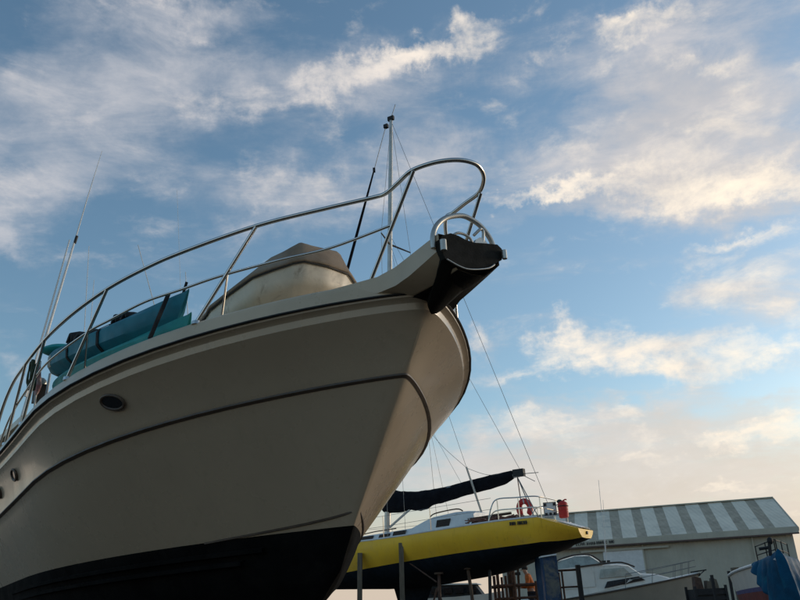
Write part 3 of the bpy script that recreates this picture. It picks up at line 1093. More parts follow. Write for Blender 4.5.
HBT = [(-4.5, .02), (-4.2, .22), (-3.7, .52), (-3, .86), (-2, 1.22), (-1, 1.47), (0, 1.62), (1, 1.69), (1.8, 1.70), (2.6, 1.67), (3.4, 1.60), (4.1, 1.52), (4.8, 1.42), (5.3, 1.31)]
SHT = [(-4.5, 3.20), (-3, 3.13), (-1.5, 3.10), (.28, 3.09), (1.47, 3.12), (2.62, 3.18), (4.1, 3.26), (5.3, 3.29)]
PTT = [(-4.5, 2.10), (-2, 2.22), (-.5, 2.33), (1.3, 2.46), (3.1, 2.58), (5.0, 2.67), (6.25, 2.76)]
CTT = [(-4.5, 2.35), (-4.2, 2.14), (-3.4, 2.02), (-1.95, 1.93), (-.67, 1.87), (.1, 1.83), (1.36, 1.83), (2.1, 1.90), (3, 1.98), (3.86, 2.10), (4.77, 2.41), (6.15, 2.77)]
yacht = thing('sailing_yacht', 'yellow sailing yacht with dark navy bottom and bare mast, standing ashore beyond the cruiser', 'sailing yacht', yp(.8, 0, .3))
US = [-4.5, -4.35, -4.2, -3.95, -3.7, -3.35, -3, -2.5, -2, -1.5, -1, -.5, 0, .5, 1, 1.5, 2, 2.5, 3, 3.4, 3.8, 4.2, 4.6, 5.0, 5.3]
AFT = [(5.3, 1.31, 3.29), (5.6, 1.09, 3.172), (5.9, .84, 3.062), (6.12, .60, 2.985)]   # the side edge of the raked transom


def ysec(u):
    b = lerp_tab(HBT, u)
    return b, lerp_tab(SHT, u), lerp_tab(PTT, u), lerp_tab(CTT, u)


topm, botm = MB(), MB()
for sd_ in (1, -1):
    R = [[] for _ in range(6)]
    Bm = [[] for _ in range(6)]
    for u in US:
        b, s_, p_, c_ = ysec(u)
        p_ = max(p_, c_ + .02)
        for i in range(6):
            t = i / 5
            w = b * (1 - .12 * t ** 1.6) + .03 * b * math.sin(math.pi * t)
            R[i].append(yp(u, sd_ * w, s_ + (p_ - s_) * t))
        for i in range(6):
            t = i / 5
            w = b * .88 * math.cos(t * math.pi / 2) ** .75 if i < 5 else 0
            Bm[i].append(yp(u, sd_ * w, p_ + (c_ - p_) * math.sin(t * math.pi / 2) ** 1.15))
    for (u, w0, z0) in AFT[1:]:
        p_, c_ = lerp_tab(PTT, u), lerp_tab(CTT, u)
        for i in range(6):
            t = i / 5
            w = w0 * (1 - .42 * t ** 1.6)
            R[i].append(yp(u, sd_ * w, z0 + (max(p_, c_ + .01) - z0) * t))
        for i in range(6):
            t = i / 5
            w = w0 * .58 * math.cos(t * math.pi / 2) ** .75 if i < 5 else 0
            Bm[i].append(yp(u, sd_ * w, max(p_, c_ + .01) + (c_ - max(p_, c_ + .01)) * math.sin(t * math.pi / 2) ** 1.15))
    topm.grid(R)
    botm.grid(Bm)
    if sd_ == 1:
        tailN = [r[-1] for r in R] + [Bm[5][-1]]
    else:
        tailF = [r[-1] for r in R]
topm.build('hull', M['yellow'], yacht, angle=50)
ybot = botm.build('antifouled_bottom', M['navy'], yacht, angle=50)
tl = MB().poly(tailN + list(reversed(tailF)))
tail = tl.build('transom_end', M['yellow'], yacht, smooth=False)
MB().tube([yp(6.12, -.02, 2.90), yp(6.155, -.02, 2.90)], .042, 14).build('exhaust_outlet', M['rubber'], tail)
tp = MB()
tp.grid([[yp(u, w, z + .004) for u, w, z in AFT], [yp(u - .02, 0, z + .03) for u, w, z in AFT], [yp(u, -w, z + .004) for u, w, z in AFT]])
tp.build('raked_transom', M['yellowl'], yacht, angle=50)
MB().grid([[yp(u, w * .62, z + .035) for u, w, z in AFT[1:]], [yp(u, 0, z + .055) for u, w, z in AFT[1:]], [yp(u, -w * .62, z + .035) for u, w, z in AFT[1:]]]).build('transom_steps', M['white'], yacht, smooth=False, solid=.02)
dkm = MB()
dkm.grid([[yp(u, ysec(u)[0] * k, ysec(u)[1] + .02 * (1 - k * k)) for u in US] for k in (1, .5, 0, -.5, -1)])
dkm.build('deck', M['white'], yacht, angle=50)
for sd_ in (1, -1):
    MB().tube([yp(u, sd_ * (ysec(u)[0] - .012), ysec(u)[1] + .015) for u in US], .026, 8).build('toe_rail', M['white'], yacht)
lettering(yp(4.62, 1.475, 3.135), (YA - YN * .13).normalized(), ZV, YN, (3, 5), .085, M['text'], yacht, seed=21, adv=.62, gap=.6)

# keel, rudder
kb = MB()
rows = []
for z, u0, u1, th_ in ((1.95, .12, 1.50, .13), (1.80, .18, 1.42, .11), (1.4, .30, 1.22, .09), (.85, .42, 1.12, .08), (.45, .46, 1.14, .16), (.30, .48, 1.14, .15)):
    rows.append([yp(u0 + (u1 - u0) * (.5 - .5 * math.cos(a)), th_ * math.sin(a) * (1 if a < math.pi else 1), z) for a in [2 * math.pi * k / 16 for k in range(16)]])
kb.grid(rows, close_u=True)
kb.poly(rows[-1])
kb.build('keel', M['navy'], yacht, angle=40)
rb = MB()
rows = []
for z, u0, u1 in ((2.40, 4.62, 4.95), (2.2, 4.60, 4.93), (1.6, 4.60, 4.86), (1.0, 4.62, 4.82), (.75, 4.65, 4.80)):
    rows.append([yp(u0 + (u1 - u0) * (.5 - .5 * math.cos(a)), .05 * math.sin(a), z) for a in [2 * math.pi * k / 14 for k in range(11)]])
rb.grid(rows, close_u=True)
rb.poly(rows[-1])
rb.build('rudder', M['blue'], yacht, angle=40)

# coachroof and doghouse
cr = MB()
prof = [(-1.6, .10), (-.9, .20), (.2, .25), (1.35, .28), (1.75, .42), (2.05, .49), (2.75, .52), (3.15, .49), (3.35, .42), (3.42, .04)]
rows = []
for u, h in prof:
    zb = lerp_tab(SHT, u) + .01
    w = min(.98, lerp_tab(HBT, u) * .64)
    rows.append([yp(u, w * a, zb + h * b) for a, b in ((1.02, 0), (.98, .5), (.93, .86), (.80, .97), (.4, 1.03), (0, 1.05), (-.4, 1.03), (-.80, .97), (-.93, .86), (-.98, .5), (-1.02, 0))])
cr.grid(rows)
cr.poly(rows[0])
cr.poly(list(reversed(rows[-1])))
roofy = cr.build('coachroof', M['white'], yacht, angle=40)
for u0, u1, h0, h1 in ((-1.05, -.55, .06, .15), (-.35, .1, .08, .18), (.30, .66, .08, .19), (.78, 1.20, .09, .22), (2.2, 2.62, .15, .34)):
    zb = lerp_tab(SHT, (u0 + u1) / 2) + .01
    w = .98 * min(.98, lerp_tab(HBT, (u0 + u1) / 2) * .64)
    for sd_ in (1, -1):
        MB().prism([yp(u0, sd_ * w, zb + h0), yp(u1, sd_ * w, zb + h0 + .012), yp(u1 + .05, sd_ * w, zb + h1 + .012), yp(u0 + .05, sd_ * w, zb + h1)], YN * sd_ * .022).build('window', M['wglass'], roofy, smooth=False)
for sd_ in (1, -1):
    MB().tube(smooth_path([yp(1.9, sd_ * .72, 3.66), yp(2.1, sd_ * .74, 3.74), yp(2.75, sd_ * .74, 3.79), yp(2.95, sd_ * .74, 3.72)], 4), .018, 8).build('grab_rail', M['timber'], roofy)
    MB().tube([yp(-.6, sd_ * .72, 3.36), yp(.1, sd_ * .76, 3.42), yp(.8, sd_ * .78, 3.44)], .015, 8).build('grab_rail', M['timber'], roofy)
# mast, spreaders, boom, sail cover
MT = yp(.89, 0, 17.75)
MF = yp(0, 0, 3.1)


def mz(z):
    return MF + (MT - MF) * ((z - MF.z) / (MT.z - MF.z))


mst = MB().tube([MF, mz(4.4), mz(11), mz(15.5), MT], [.095, .095, .085, .075, .06], 16).build('mast', M['alu'], yacht)
MB().box(MT + ZV * .1, (.24, .10, .16), (YA, YN, ZV)).build('masthead_fitting', M['dark'], mst, smooth=False)
MB().tube([MT + ZV * .1, MT + ZV * .62 + YA * .22], .012, 8).build('masthead_aerial', M['wire'], mst)
MB().box(MT - YA * .22 + ZV * -.15, (.16, .12, .14), (YA, YN, ZV)).build('masthead_lamp', M['dark'], mst, smooth=False)
HS = mz(12.86)
SPN, SPF = HS + YN * .95 + YA * .25 - ZV * .02, HS - YN * .95 + YA * .25 - ZV * .02
spL = on_n = None
MB().tube([HS, SPN], [.035, .022], 8).build('spreader', M['dark'], mst)
MB().tube([HS, SPF], [.035, .022], 8).build('spreader', M['dark'], mst)
bm_ = MB().tube([yp(.1, 0, 4.34), yp(4.45, 0, 4.62)], .075, 14).build('boom', M['alu'], yacht)
MB().box(yp(4.42, 0, 4.66), (.32, .16, .2), (YA, YN, ZV)).build('boom_end', M['dark'], bm_, smooth=False)
TOPC = [(-.14, 4.60), (-.05, 4.78), (.15, 4.74), (.5, 4.60), (1.0, 4.53), (1.56, 4.52), (2.23, 4.56), (2.9, 4.64), (3.6, 4.71), (4.25, 4.75)]
BOTC = [(-.14, 4.12), (-.05, 4.0), (.3, 3.98), (.5, 3.96), (.85, 4.01), (1.18, 3.95), (1.45, 3.98), (1.6, 4.07), (1.95, 4.10), (2.85, 4.24), (3.5, 4.31), (4.0, 4.40), (4.25, 4.52)]
rows = []
for i in range(60):
    u = -.14 + 4.39 * i / 59
    zt, zb = lerp_tab(TOPC, u), lerp_tab(BOTC, u)
    hh = (zt - zb) / 2
    ww = min(.24, hh * .75) * (.82 + .18 * math.sin(u * 5))
    row = []
    for k in range(18):
        a = 2 * math.pi * k / 18
        q_ = Vector((math.cos(a), math.sin(a), u * 3))
        f_ = 1 + .06 * mnoise.noise(q_ * 2.3)
        row.append(yp(u, ww * math.cos(a) * f_, (zt + zb) / 2 + hh * math.sin(a) * f_))
    rows.append(row)
sc_ = MB().grid(rows, close_u=True)
sc_.poly(rows[0])
sc_.poly(list(reversed(rows[-1])))
sc_.build('sail_cover', M['canvas'], bm_, angle=70)
MB().tube([yp(.06, 0, 3.55), yp(.95, 0, 4.1)], .035, 10).build('boom_vang', M['alu'], yacht)
# standing rigging
STERN = yp(5.35, 0, 3.32)
BOW = yp(-4.45, 0, 3.22)
WIRES = [('backstay', MT, yp(5.3, 0, 3.3), .010), ('topping_lift', mz(13.2), yp(4.5, 0, 4.66), .008),
         ('shroud', MT, SPN, .009), ('shroud', SPN, yp(.95, 1.5, 3.14), .009), ('shroud', MT, SPF, .009), ('shroud', SPF, yp(.95, -1.5, 3.14), .009),
         ('shroud', HS, yp(1.5, 1.45, 3.14), .007), ('shroud', HS, yp(1.5, -1.45, 3.14), .007), ('backstay_bridle', mz(12.9), at(467, 469, 22.6), .008),
         ('lazy_jack', mz(9), yp(2.6, 0, 4.6), .006)]
for nm, a, b, r in WIRES:
    MB().tube([a, b], r * .72, 6).build(nm, M['wire'], yacht)
MB().tube([at(466.5, 467, 22.6), at(483, 516, 22.6)], [.032, .036], 12).build('checkstay_pole', M['alu'], yacht)
pk = at(466.5, 468, 22.6)
MB().tube(smooth_path([mz(9.2), mz(9.2) * .5 + pk * .5 - ZV * .7 , pk], 8), .006, 6).build('slack_line', M['wire'], yacht)
MB().tube(smooth_path([pk, pk * .5 + yp(4.2, 0, 4.75) * .5 - ZV * .16, yp(4.2, 0, 4.75)], 8), .006, 6).build('slack_line', M['wire'], yacht)
fs0, fs1 = MT - YA * .22 - ZV * .12, BOW
MB().tube([fs0, fs0 + (fs1 - fs0) * .12], .012, 8).build('forestay', M['wire'], yacht)
MB().tube([fs0 + (fs1 - fs0) * .12, fs0 + (fs1 - fs0) * .24, fs0 + (fs1 - fs0) * .5, fs0 + (fs1 - fs0) * .97], [.028, .048, .062, .075], 10).build('furled_headsail', M['canvas'], yacht)
MB().box(fs0 + (fs1 - fs0) * .115, (.09, .09, .16)).build('furler_swivel', M['dark'], yacht, smooth=False)
# lifelines, stern rail
for sd_ in (1, -1):
    for u in (-2.6, -.7, .9, 2.4):
        b = lerp_tab(HBT, u) - .06
        MB().tube([yp(u, sd_ * b, lerp_tab(SHT, u)), yp(u, sd_ * (b + .02), lerp_tab(SHT, u) + .62)], .012, 8).build('lifeline_post', M['steel'], yacht)
    for h in (.33, .61):
        MB().tube([yp(u, sd_ * (lerp_tab(HBT, u) - .045), lerp_tab(SHT, u) + h) for u in (-4.2, -2.6, -.7, .9, 2.4, 4.15)], .005, 6).build('lifeline', M['wire'], yacht)
    for h in (.28, .56):
        pth = [yp(4.02, sd_ * 1.44, 3.29), yp(4.12, sd_ * 1.43, 3.29 + h * .6), yp(4.3, sd_ * 1.41, 3.27 + h), yp(4.8, sd_ * 1.32, 3.27 + h), yp(5.2, sd_ * 1.2, 3.27 + h), yp(5.34, sd_ * .95, 3.26 + h), yp(5.36, sd_ * .3, 3.26 + h), yp(5.36, 0, 3.26 + h)]
        MB().tube(smooth_path(pth, 5), .016, 10).build('stern_rail', M['steel'], yacht)
    for u, v in ((4.3, 1.41), (4.85, 1.31), (5.32, 1.0)):
        MB().tube([yp(u, sd_ * v, 3.27), yp(u, sd_ * v, 3.83)], .014, 8).build('stern_rail_post', M['steel'], yacht)
# mainsheet
for u, v in ((4.42, .0), (4.9, .35), (5.0, .28)):
    MB().tube([yp(4.36, 0, 4.55), yp(u, v, 3.30)], .014, 6).build('mainsheet', M['rope'] if u < 4.5 else M['wire'], yacht)
MB().tube([yp(4.5, 0, 4.6), yp(4.75, -.3, 4.42)], .010, 6).build('reefing_line', M['wire'], yacht)
MB().tube([yp(4.55, 0, 4.62), yp(5.0, .0, 4.60)], .010, 6).build('reefing_line', M['wire'], yacht)
# cockpit gear: tiller, winches, sheets
ck = MB()
for i in range(46):
    u = 3.5 + .9 * random.random()
    ck_p = [yp(u + .35 * (k - 1.5) * random.uniform(.4, 1), .95 + .3 * random.uniform(-1, 1), lerp_tab(SHT, u) + .05 + .13 * random.random()) for k in range(4)]
    if i == 0:
        rope0 = ck_p
    ck.tube(smooth_path(ck_p, 3), .014, 5)
rp = ck.build('sheet_ropes', M['rope'], yacht)
MB().beam(yp(3.2, .95, 3.45), yp(4.45, .9, 3.50), .07, .06).build('tiller', M['timber'], yacht, smooth=False)
for u in (3.35, 3.9):
    MB().tube([yp(u, 1.05, 3.24), yp(u, 1.05, 3.34), yp(u, 1.05, 3.40), yp(u, 1.05, 3.47)], [.09, .07, .065, .09], 14).build('winch', M['steel'], yacht)

# horseshoe buoy, white board and red can on the stern rail
hbp = []
cx = at(524.6, 508.6, 22.05)
for k in range(25):
    a = RAD(-55 + 290 * k / 24)
    hbp.append(cx + (YA * .6 + YN * .0 + Vector((.35, 0, 0))) .normalized() * (.155 * math.cos(a)) + ZV * (.20 * math.sin(a)))
hs = thing('lifebuoy', 'red horseshoe lifebuoy hung on the stern rail of the yellow yacht', 'lifebuoy', cx - ZV * .2)
MB().tube(hbp, [.05] + [.078] * 23 + [.05], 12).build('float', M['red'], hs)
for k in (5, 12, 19):
    MB().tube([hbp[k] - (hbp[k + 1] - hbp[k]).normalized() * .02, hbp[k] + (hbp[k + 1] - hbp[k]).normalized() * .02], .083, 12).build('band', M['flag'], hs)
wb = thing('stern_board', 'small white board with dark corner clips strapped to the yacht\'s stern rail', 'board', at(550, 515, 21.6))
bc = at(550.2, 508.8, 21.6)
ax = (Vector((.95, -.30, 0)).normalized(), Vector((.30, .95, 0)).normalized(), ZV)
MB().box(bc, (.33, .05, .33), ax).build('panel', M['white'], wb, smooth=False)
MB().tube([bc + ax[0] * a + ZV * b - ax[1] * .03 for a, b in ((-.165, -.165), (.165, -.165), (.165, .165), (-.165, .165))], .012, 8, closed=True).build('frame', M['dark'], wb)
for a, b in ((-.11, -.14), (.11, -.14), (-.12, .11), (.12, .11), (0, -.14)):
    MB().box(bc + ax[0] * a + ZV * b - ax[1] * .03, (.06, .04, .07), ax).build('clip', M['dark'], wb, smooth=False)
gc = at(564.2, 518, 21.2)
gb_ = thing('gas_bottle', 'red gas bottle with black valve strapped at the aft corner of the yacht\'s stern rail', 'gas bottle', gc)
MB().tube([gc + ZV * z for z in (0, .02, .16, .17, .19, .20, .36, .40, .43)], [.09, .125, .132, .127, .127, .132, .132, .11, .06], 20).build('body', M['red'], gb_, angle=25)
MB().tube([gc + ZV * .30 + ax[0] * .13 * math.cos(RAD(t)) * 1.06 - ax[1] * .13 * math.sin(RAD(t)) * 1.06 for t in range(0, 360, 15)], .012, 8, closed=True).build('strap', M['rubber'], gb_)
MB().ball(gc + ZV * .43 - ax[0] * .07, .075, .06, .055, 8).build('valve', M['rubber'], gb_)
MB().tube([gc + ZV * .43, gc + ZV * .47 + ax[0] * .08, gc + ZV * .46 + ax[0] * .12], .018, 8).build('handle', M['red'], gb_)

# props and stands of the yacht
for i, (px, py0, Y) in enumerate(((360, 553, 22.75), (401, 543, 22.15))):
    tpt = at(px, py0, Y)
    base_ = at(px + (-.3, 1.6)[i], 606, Y)
    base_ = tpt + (base_ - tpt) * (tpt.z / (tpt.z - base_.z))
    t = thing('support_post', ('thick grey timber post propping the yellow hull, the one nearer the cruiser', 'thick grey timber post propping the yellow hull, in front of the keel')[i], 'post', base_, 'timber posts against the yellow hull')
    MB().beam(base_, tpt, .13, .17, up=Vector((0, 1, 0))).build('post', M['greypost'], t, smooth=False)
    MB().box(base_ + ZV * .03, (.45, .45, .06)).build('foot_plate', M['timber'], t, smooth=False)
for i, (u, v, lab) in enumerate(((2.3, 1.15, 'spindly steel stand with crossed legs just aft of the yacht\'s keel'), (3.1, 1.0, 'rusty leaning steel stand under the middle of the yellow yacht'), (-2.2, .8, 'dark steel stand under the bow of the yellow yacht, half hidden by the cruiser'), (3.6, .7, 'upright dark stand under the after half of the yellow yacht'))):
    top = yp(u, v, lerp_tab(CTT, u) + .20)
    foot = yp(u + (.1, .35, 0, 0)[i], v + .35, 0)
    t = thing('boat_stand', lab, 'boat stand', foot, 'stands under the yellow yacht')
    mt_ = M[('rust', 'timber', 'dark', 'dark')[i]]
    MB().tube([foot, top], .045, 10).build('post', mt_, t)
    MB().tube([top - ZV * .02, top + ZV * .03], [.13, .13], 10).build('pad', M['timber'], t)
    for k in range(3):
        a = 2.1 * k + .5 + i
        MB().tube([foot + ZV * 1.25, foot + Vector((math.cos(a) * .55, math.sin(a) * .55, .02))], .025, 8).build('leg', mt_, t)
    if i == 0:
        MB().tube([yp(1.5, 1.45, 2.48), foot + ZV * 1.9], .02, 8).build('arm', mt_, t)
        MB().tube([foot + ZV * 1.75, foot + YA * .55 + ZV * .3], .025, 8).build('brace', mt_, t)
        MB().tube([foot + ZV * 1.75, foot - YA * .55 + ZV * .3], .025, 8).build('brace', mt_, t)
kbk = tag(MB().box(yp(.8, 0, .15), (1.3, .5, .30), (YA, YN, ZV)).build('keel_block', M['timber'], None, smooth=False, base=yp(.8, 0, 0)), 'low timber block under the keel of the yellow yacht', 'keel block')

# peeling blue post by the rudder
pl0, pl1 = at(541.5, 557, 20), at(555.5, 556, 20)
pc = (pl0 + pl1) / 2
pc.z = 0
bpst = thing('blue_post', 'square blue post with peeling paint and a pale sloping cap, beside the yacht\'s rudder', 'post', pc)
MB().box(pc + ZV * 1.15, (.34, .30, 2.30)).build('column', M['bluepost'], bpst, smooth=False)
MB().prism([at(541, 557.5, 19.8), at(556.5, 555.0, 19.8), at(556.5, 553.5, 19.8), at(541, 556, 19.8)], (0, .36, 0)).build('cap', M['white'], bpst, smooth=False)
MB().box(pc + Vector((-.18, -.0, 1.15)), (.03, .32, 2.29)).build('edge_strip', M['blue'], bpst, smooth=False)


# scaffold trestle behind the rudder, where the worker stands
def trestle(name, label, p0, p1, depth, legs, rails, material, deck=None, planks=True):
    p0, p1 = Vector(p0), Vector(p1)
    X = (p1 - p0)
    L = X.length
    X.normalize()
    Yv = ZV.cross(X)
    t = thing(name, label, 'trestle', (p0 + p1) / 2 + Yv * depth / 2)
    for l_ in legs:
        for d in (0, depth):
            MB().tube([p0 + X * l_[0] + Yv * d, p0 + X * l_[0] + Yv * d + ZV * l_[1]], l_[2], 8).build('upright', M[material], t)
    for z, r_, d in rails:
        MB().tube([p0 + Yv * d + ZV * z - X * .1, p1 + Yv * d + ZV * z + X * .1], r_, 8).build('rail', M[material], t)
    if deck:
        MB().box((p0 + p1) / 2 + Yv * depth / 2 + ZV * deck, (L, depth - .1, .05), (X, Yv, ZV)).build('plank_deck', M['timber'], t, smooth=False)
    return t


sp0, sp1 = at(498, 600, 26.3), at(536, 600, 26.3)
sp0.z = sp1.z = 0
trestle('scaffold', 'low brown scaffold with hand rails under the stern of the yellow yacht', sp0, sp1, 1.2, [(.05, 2.15, .05), (.30, 2.1, .04), (.55, 2.45, .06), (1.25, 1.9, .05)], [(1.80, .05, 0), (1.42, .04, 0), (1.80, .05, 1.2)], 'rust', .61)
c_ = at(513, 576, 26.5)
cl = thing('timber_bundle', 'bundle of rough brown timber props leaning upright beside the scaffold rail', 'timber', Vector((c_.x, c_.y, 0)))
for k in range(5):
    q_ = Vector((c_.x + .06 * k - .14, c_.y + .05 * (k % 2), 0))
    MB().beam(q_ + ZV * .62, q_ + Vector((random.uniform(-.08, .10), .02, random.uniform(2.0, 2.35))), .07, .06, up=Vector((0, 1, 0))).build('prop', M['timber'], cl, smooth=False)
MB().box(c_ + Vector((.12, -.08, .06)), (.22, .08, .09)).build('clamp', M['dark'], cl, smooth=False)

# dark frame with a thick post right of the blue post
tp0, tp1 = at(557, 600, 23), at(577.5, 600, 23)
tp0.z = tp1.z = 0
tr2 = trestle('steel_frame', 'rusty steel frame with one thick dark post in front of the white cabin cruiser', tp0, tp1, .5, [(.02, 2.05, .025), (.22, 2.03, .028)], [(2.06, .03, 0), (1.62, .025, 0)], 'rust')
tpp = at(577.5, 565, 22.9)
MB().beam(Vector((tpp.x, tpp.y, 0)), tpp, .12, .12, up=Vector((0, 1, 0))).build('thick_post', M['dark'], tr2, smooth=False)

# ------------------------------------------------------------------ the worker
def skin_obj(name, joints, edges, material, parent, sub=2, root=0):
    me = bpy.data.meshes.new(name)
    off = BASE[parent.name]
    me.from_pydata([Vector(p) - off for p, r in joints], edges, [])
    o = bpy.data.objects.new(name, me)
    COL.objects.link(o)
    md = o.modifiers.new('skin', 'SKIN')
    lay = me.skin_vertices[0].data if me.skin_vertices else None
    if lay is None:
        bpy.context.view_layer.objects.active = o
        bpy.ops.mesh.customdata_skin_add()
        lay = me.skin_vertices[0].data
    for i, (p, r) in enumerate(joints):
        lay[i].radius = (r, r) if isinstance(r, (int, float)) else r
        lay[i].use_root = (i == root)
    md.use_smooth_shade = True
    ss = o.modifiers.new('subdivision', 'SUBSURF')
    ss.levels = ss.render_levels = sub
    dg = bpy.context.evaluated_depsgraph_get()
    ev = o.evaluated_get(dg)
    nm = bpy.data.meshes.new_from_object(ev)
    o.modifiers.clear()
    o.data = nm
    nm.materials.clear()
    nm.materials.append(material)
    nm.shade_smooth()
    o.parent = parent
    BASE[o.name] = off
    return o


wp = at(529.5, 566, 27.2)
wf = Vector((wp.x, wp.y, .64))
wk = thing('person', 'person in an orange top and dark trousers standing on the scaffold under the yellow yacht', 'person', wf)
Lx, Fw = Vector((-.25, -.97, 0)), Vector((-.97, .25, 0))       # sideways (towards us) and the way they face (left)


def wpnt(f, l, z):
    return wf + Fw * f + Lx * l + ZV * z


J = [(wpnt(0, 0, .94), .13), (wpnt(.02, 0, 1.12), .125), (wpnt(.06, 0, 1.34), .145), (wpnt(.10, 0, 1.46), .07), (wpnt(.14, 0, 1.54), .062),
     (wpnt(.18, 0, 1.62), (.10, .085)), (wpnt(.18, 0, 1.72), (.075, .085))]
Ed = [(0, 1), (1, 2), (2, 3), (3, 4), (4, 5), (5, 6)]
arm_pts = {}
for sd_ in (1, -1):
    i0 = len(J)
    sh_, el_, wr_, pm_ = wpnt(.07, .19 * sd_, 1.40), wpnt(.12, .25 * sd_, 1.13), wpnt(.34, .20 * sd_, 1.10), wpnt(.42, .19 * sd_, 1.11)
    arm_pts[sd_] = (sh_, el_, wr_)
    J += [(sh_, .065), (el_, .045), (wr_, .030), (pm_, (.035, .022))]
    Ed += [(2, i0), (i0, i0 + 1), (i0 + 1, i0 + 2), (i0 + 2, i0 + 3)]
    for k, (dl, ln) in enumerate(((-.030, .07), (-.010, .085), (.011, .08), (.031, .062))):
        j0 = len(J)
        J += [(pm_ + Fw * (.035) + Lx * dl, .010), (pm_ + Fw * (.035 + ln * .6) + Lx * dl - ZV * .012, .009), (pm_ + Fw * (.03 + ln * .8) + Lx * dl - ZV * .045, .008)]
        Ed += [(i0 + 3, j0), (j0, j0 + 1), (j0 + 1, j0 + 2)]
    j0 = len(J)
    J += [(pm_ - Lx * (.035 * sd_) + Fw * .0, .011), (pm_ - Lx * (.055 * sd_) + Fw * .045, .009)]
    Ed += [(i0 + 3, j0), (j0, j0 + 1)]
    k0 = len(J)
    J += [(wpnt(-.01, .10 * sd_, .88), .095), (wpnt(.03 + .02 * sd_, .11 * sd_, .50), .062), (wpnt(-.03 + .06 * sd_, .11 * sd_, .10), .042), (wpnt(.10 + .06 * sd_, .12 * sd_, .035), (.04, .03))]
    Ed += [(0, k0), (k0, k0 + 1), (k0 + 1, k0 + 2), (k0 + 2, k0 + 3)]
body = skin_obj('body', J, Ed, M['skin'], wk)
hd = wpnt(.19, 0, 1.655)
# face: nose, ears; hair cap
MB().ball(hd + Fw * .10 - ZV * .015, .022, .016, .026, 6).build('nose', M['skin'], body)
MB().ball(hd + ZV * .045 - Fw * .022, .108, .095, .098, 8).build('hair', M['hair'], wk)
JJ = [(wpnt(-.005, 0, .88), .155), (wpnt(.02, 0, 1.12), .155), (wpnt(.06, 0, 1.34), .172), (wpnt(.10, 0, 1.455), .11), (wpnt(.125, 0, 1.52), .082)]
EE = [(0, 1), (1, 2), (2, 3), (3, 4)]
for sd_ in (1, -1):
    i0 = len(JJ)
    sh_, el_, wr_ = arm_pts[sd_]
    JJ += [(sh_, .088), (el_, .066), (wr_ - (wr_ - el_) * .12, .050)]
    EE += [(2, i0), (i0, i0 + 1), (i0 + 1, i0 + 2)]
skin_obj('jacket', JJ, EE, M['orange'], wk)
JT = [(wpnt(-.005, 0, .93), .15)]
ET = []
for sd_ in (1, -1):
    i0 = len(JT)
    JT += [(wpnt(-.01, .10 * sd_, .86), .112), (wpnt(.03 + .02 * sd_, .11 * sd_, .50), .082), (wpnt(-.03 + .06 * sd_, .11 * sd_, .11), .068)]
    ET += [(0, i0), (i0, i0 + 1), (i0 + 1, i0 + 2)]
skin_obj('trousers', JT, ET, M['trousers'], wk)
for sd_ in (1, -1):
    MB().ball(wpnt(.08 + .06 * sd_, .115 * sd_, .045), .14, .055, .05, 6).build('boot', M['rubber'], wk)

# ------------------------------------------------------------------ white cabin cruiser in front of the shed
CY = RAD(14)
CO = at(699.5, 573.5, 35)
CO.z = 0
CA = Vector((-math.cos(CY), math.sin(CY), 0))     # aft
CN = Vector((-math.sin(CY), -math.cos(CY), 0))    # towards us


def cp(a, l, z):
    return CO + CA * a + CN * l + ZV * z


def chb(a):
    return 1.32 * (1 - (1 - min(a / 3.4, 1)) ** 2.1) ** .9 * (1 - .12 * max(0, (a - 3.4) / 4.6))


def csh(a):
    return 2.06 - .165 * a + .006 * a * a


cbt = thing('cabin_cruiser', 'white cabin cruiser with beige hull and dark forward window, before the grey shed', 'cabin cruiser', cp(4, 0, .3))
AS = [0, .03, .08, .16, .28, .45, .7, 1, 1.4, 1.9, 2.5, 3.2, 4, 5, 6, 7, 8]
hm = MB()
for sd_ in (1, -1):
    rows = []
    for i in range(7):
        t = i / 6
        row = []
        for a in AS:
            a2 = a + .55 * t * (1 - a / 8)
            row.append(cp(a2, sd_ * chb(a) * (1 - .32 * t * (1 - .5 * a / 8)), csh(a) + (.88 - csh(a)) * t))
        rows.append(row)
    for i in range(1, 4):
        t = i / 3
        rows.append([cp(a + .55 * (1 - a / 8) + .45 * t * (1 - a / 8), sd_ * chb(a) * (1 - .32 * (1 - .5 * a / 8)) * (1 - t), .88 - .38 * t) for a in AS])
    hm.grid(rows)
hm.poly([cp(8, chb(8), csh(8)), cp(8, chb(8) * .84, .88), cp(8, 0, .5), cp(8, -chb(8) * .84, .88), cp(8, -chb(8), csh(8))])
hm.build('hull', M['boatb'], cbt, angle=40)
MB().grid([[cp(a + .02, chb(a) * k, csh(a) + .02 + .05 * (1 - k * k)) for a in AS] for k in (1, .6, 0, -.6, -1)]).build('deck', M['boatw'], cbt, angle=50)
for sd_ in (1, -1):
    MB().tube([cp(a - .01, sd_ * (chb(a) + .012), csh(a) - .015) for a in AS], .032, 8).build('rub_rail', M['brownstrip'], cbt)


def cabin_loft(st, name, material, par, angle=35):
    """st: (a, half width at foot, foot z, half width at top, top z)"""
    rows = []
    for a, w0, z0, w1, z1 in st:
        rows.append([cp(a, w0, z0), cp(a, w1 + (w0 - w1) * .3, z0 + (z1 - z0) * .75), cp(a, w1, z1 - .02), cp(a, w1 * .6, z1 + .03), cp(a, 0, z1 + .04), cp(a, -w1 * .6, z1 + .03), cp(a, -w1, z1 - .02), cp(a, -(w1 + (w0 - w1) * .3), z0 + (z1 - z0) * .75), cp(a, -w0, z0)])
    mb = MB().grid(rows)
    mb.poly(rows[0])
    mb.poly(list(reversed(rows[-1])))
    return mb.build(name, material, par, angle=angle)


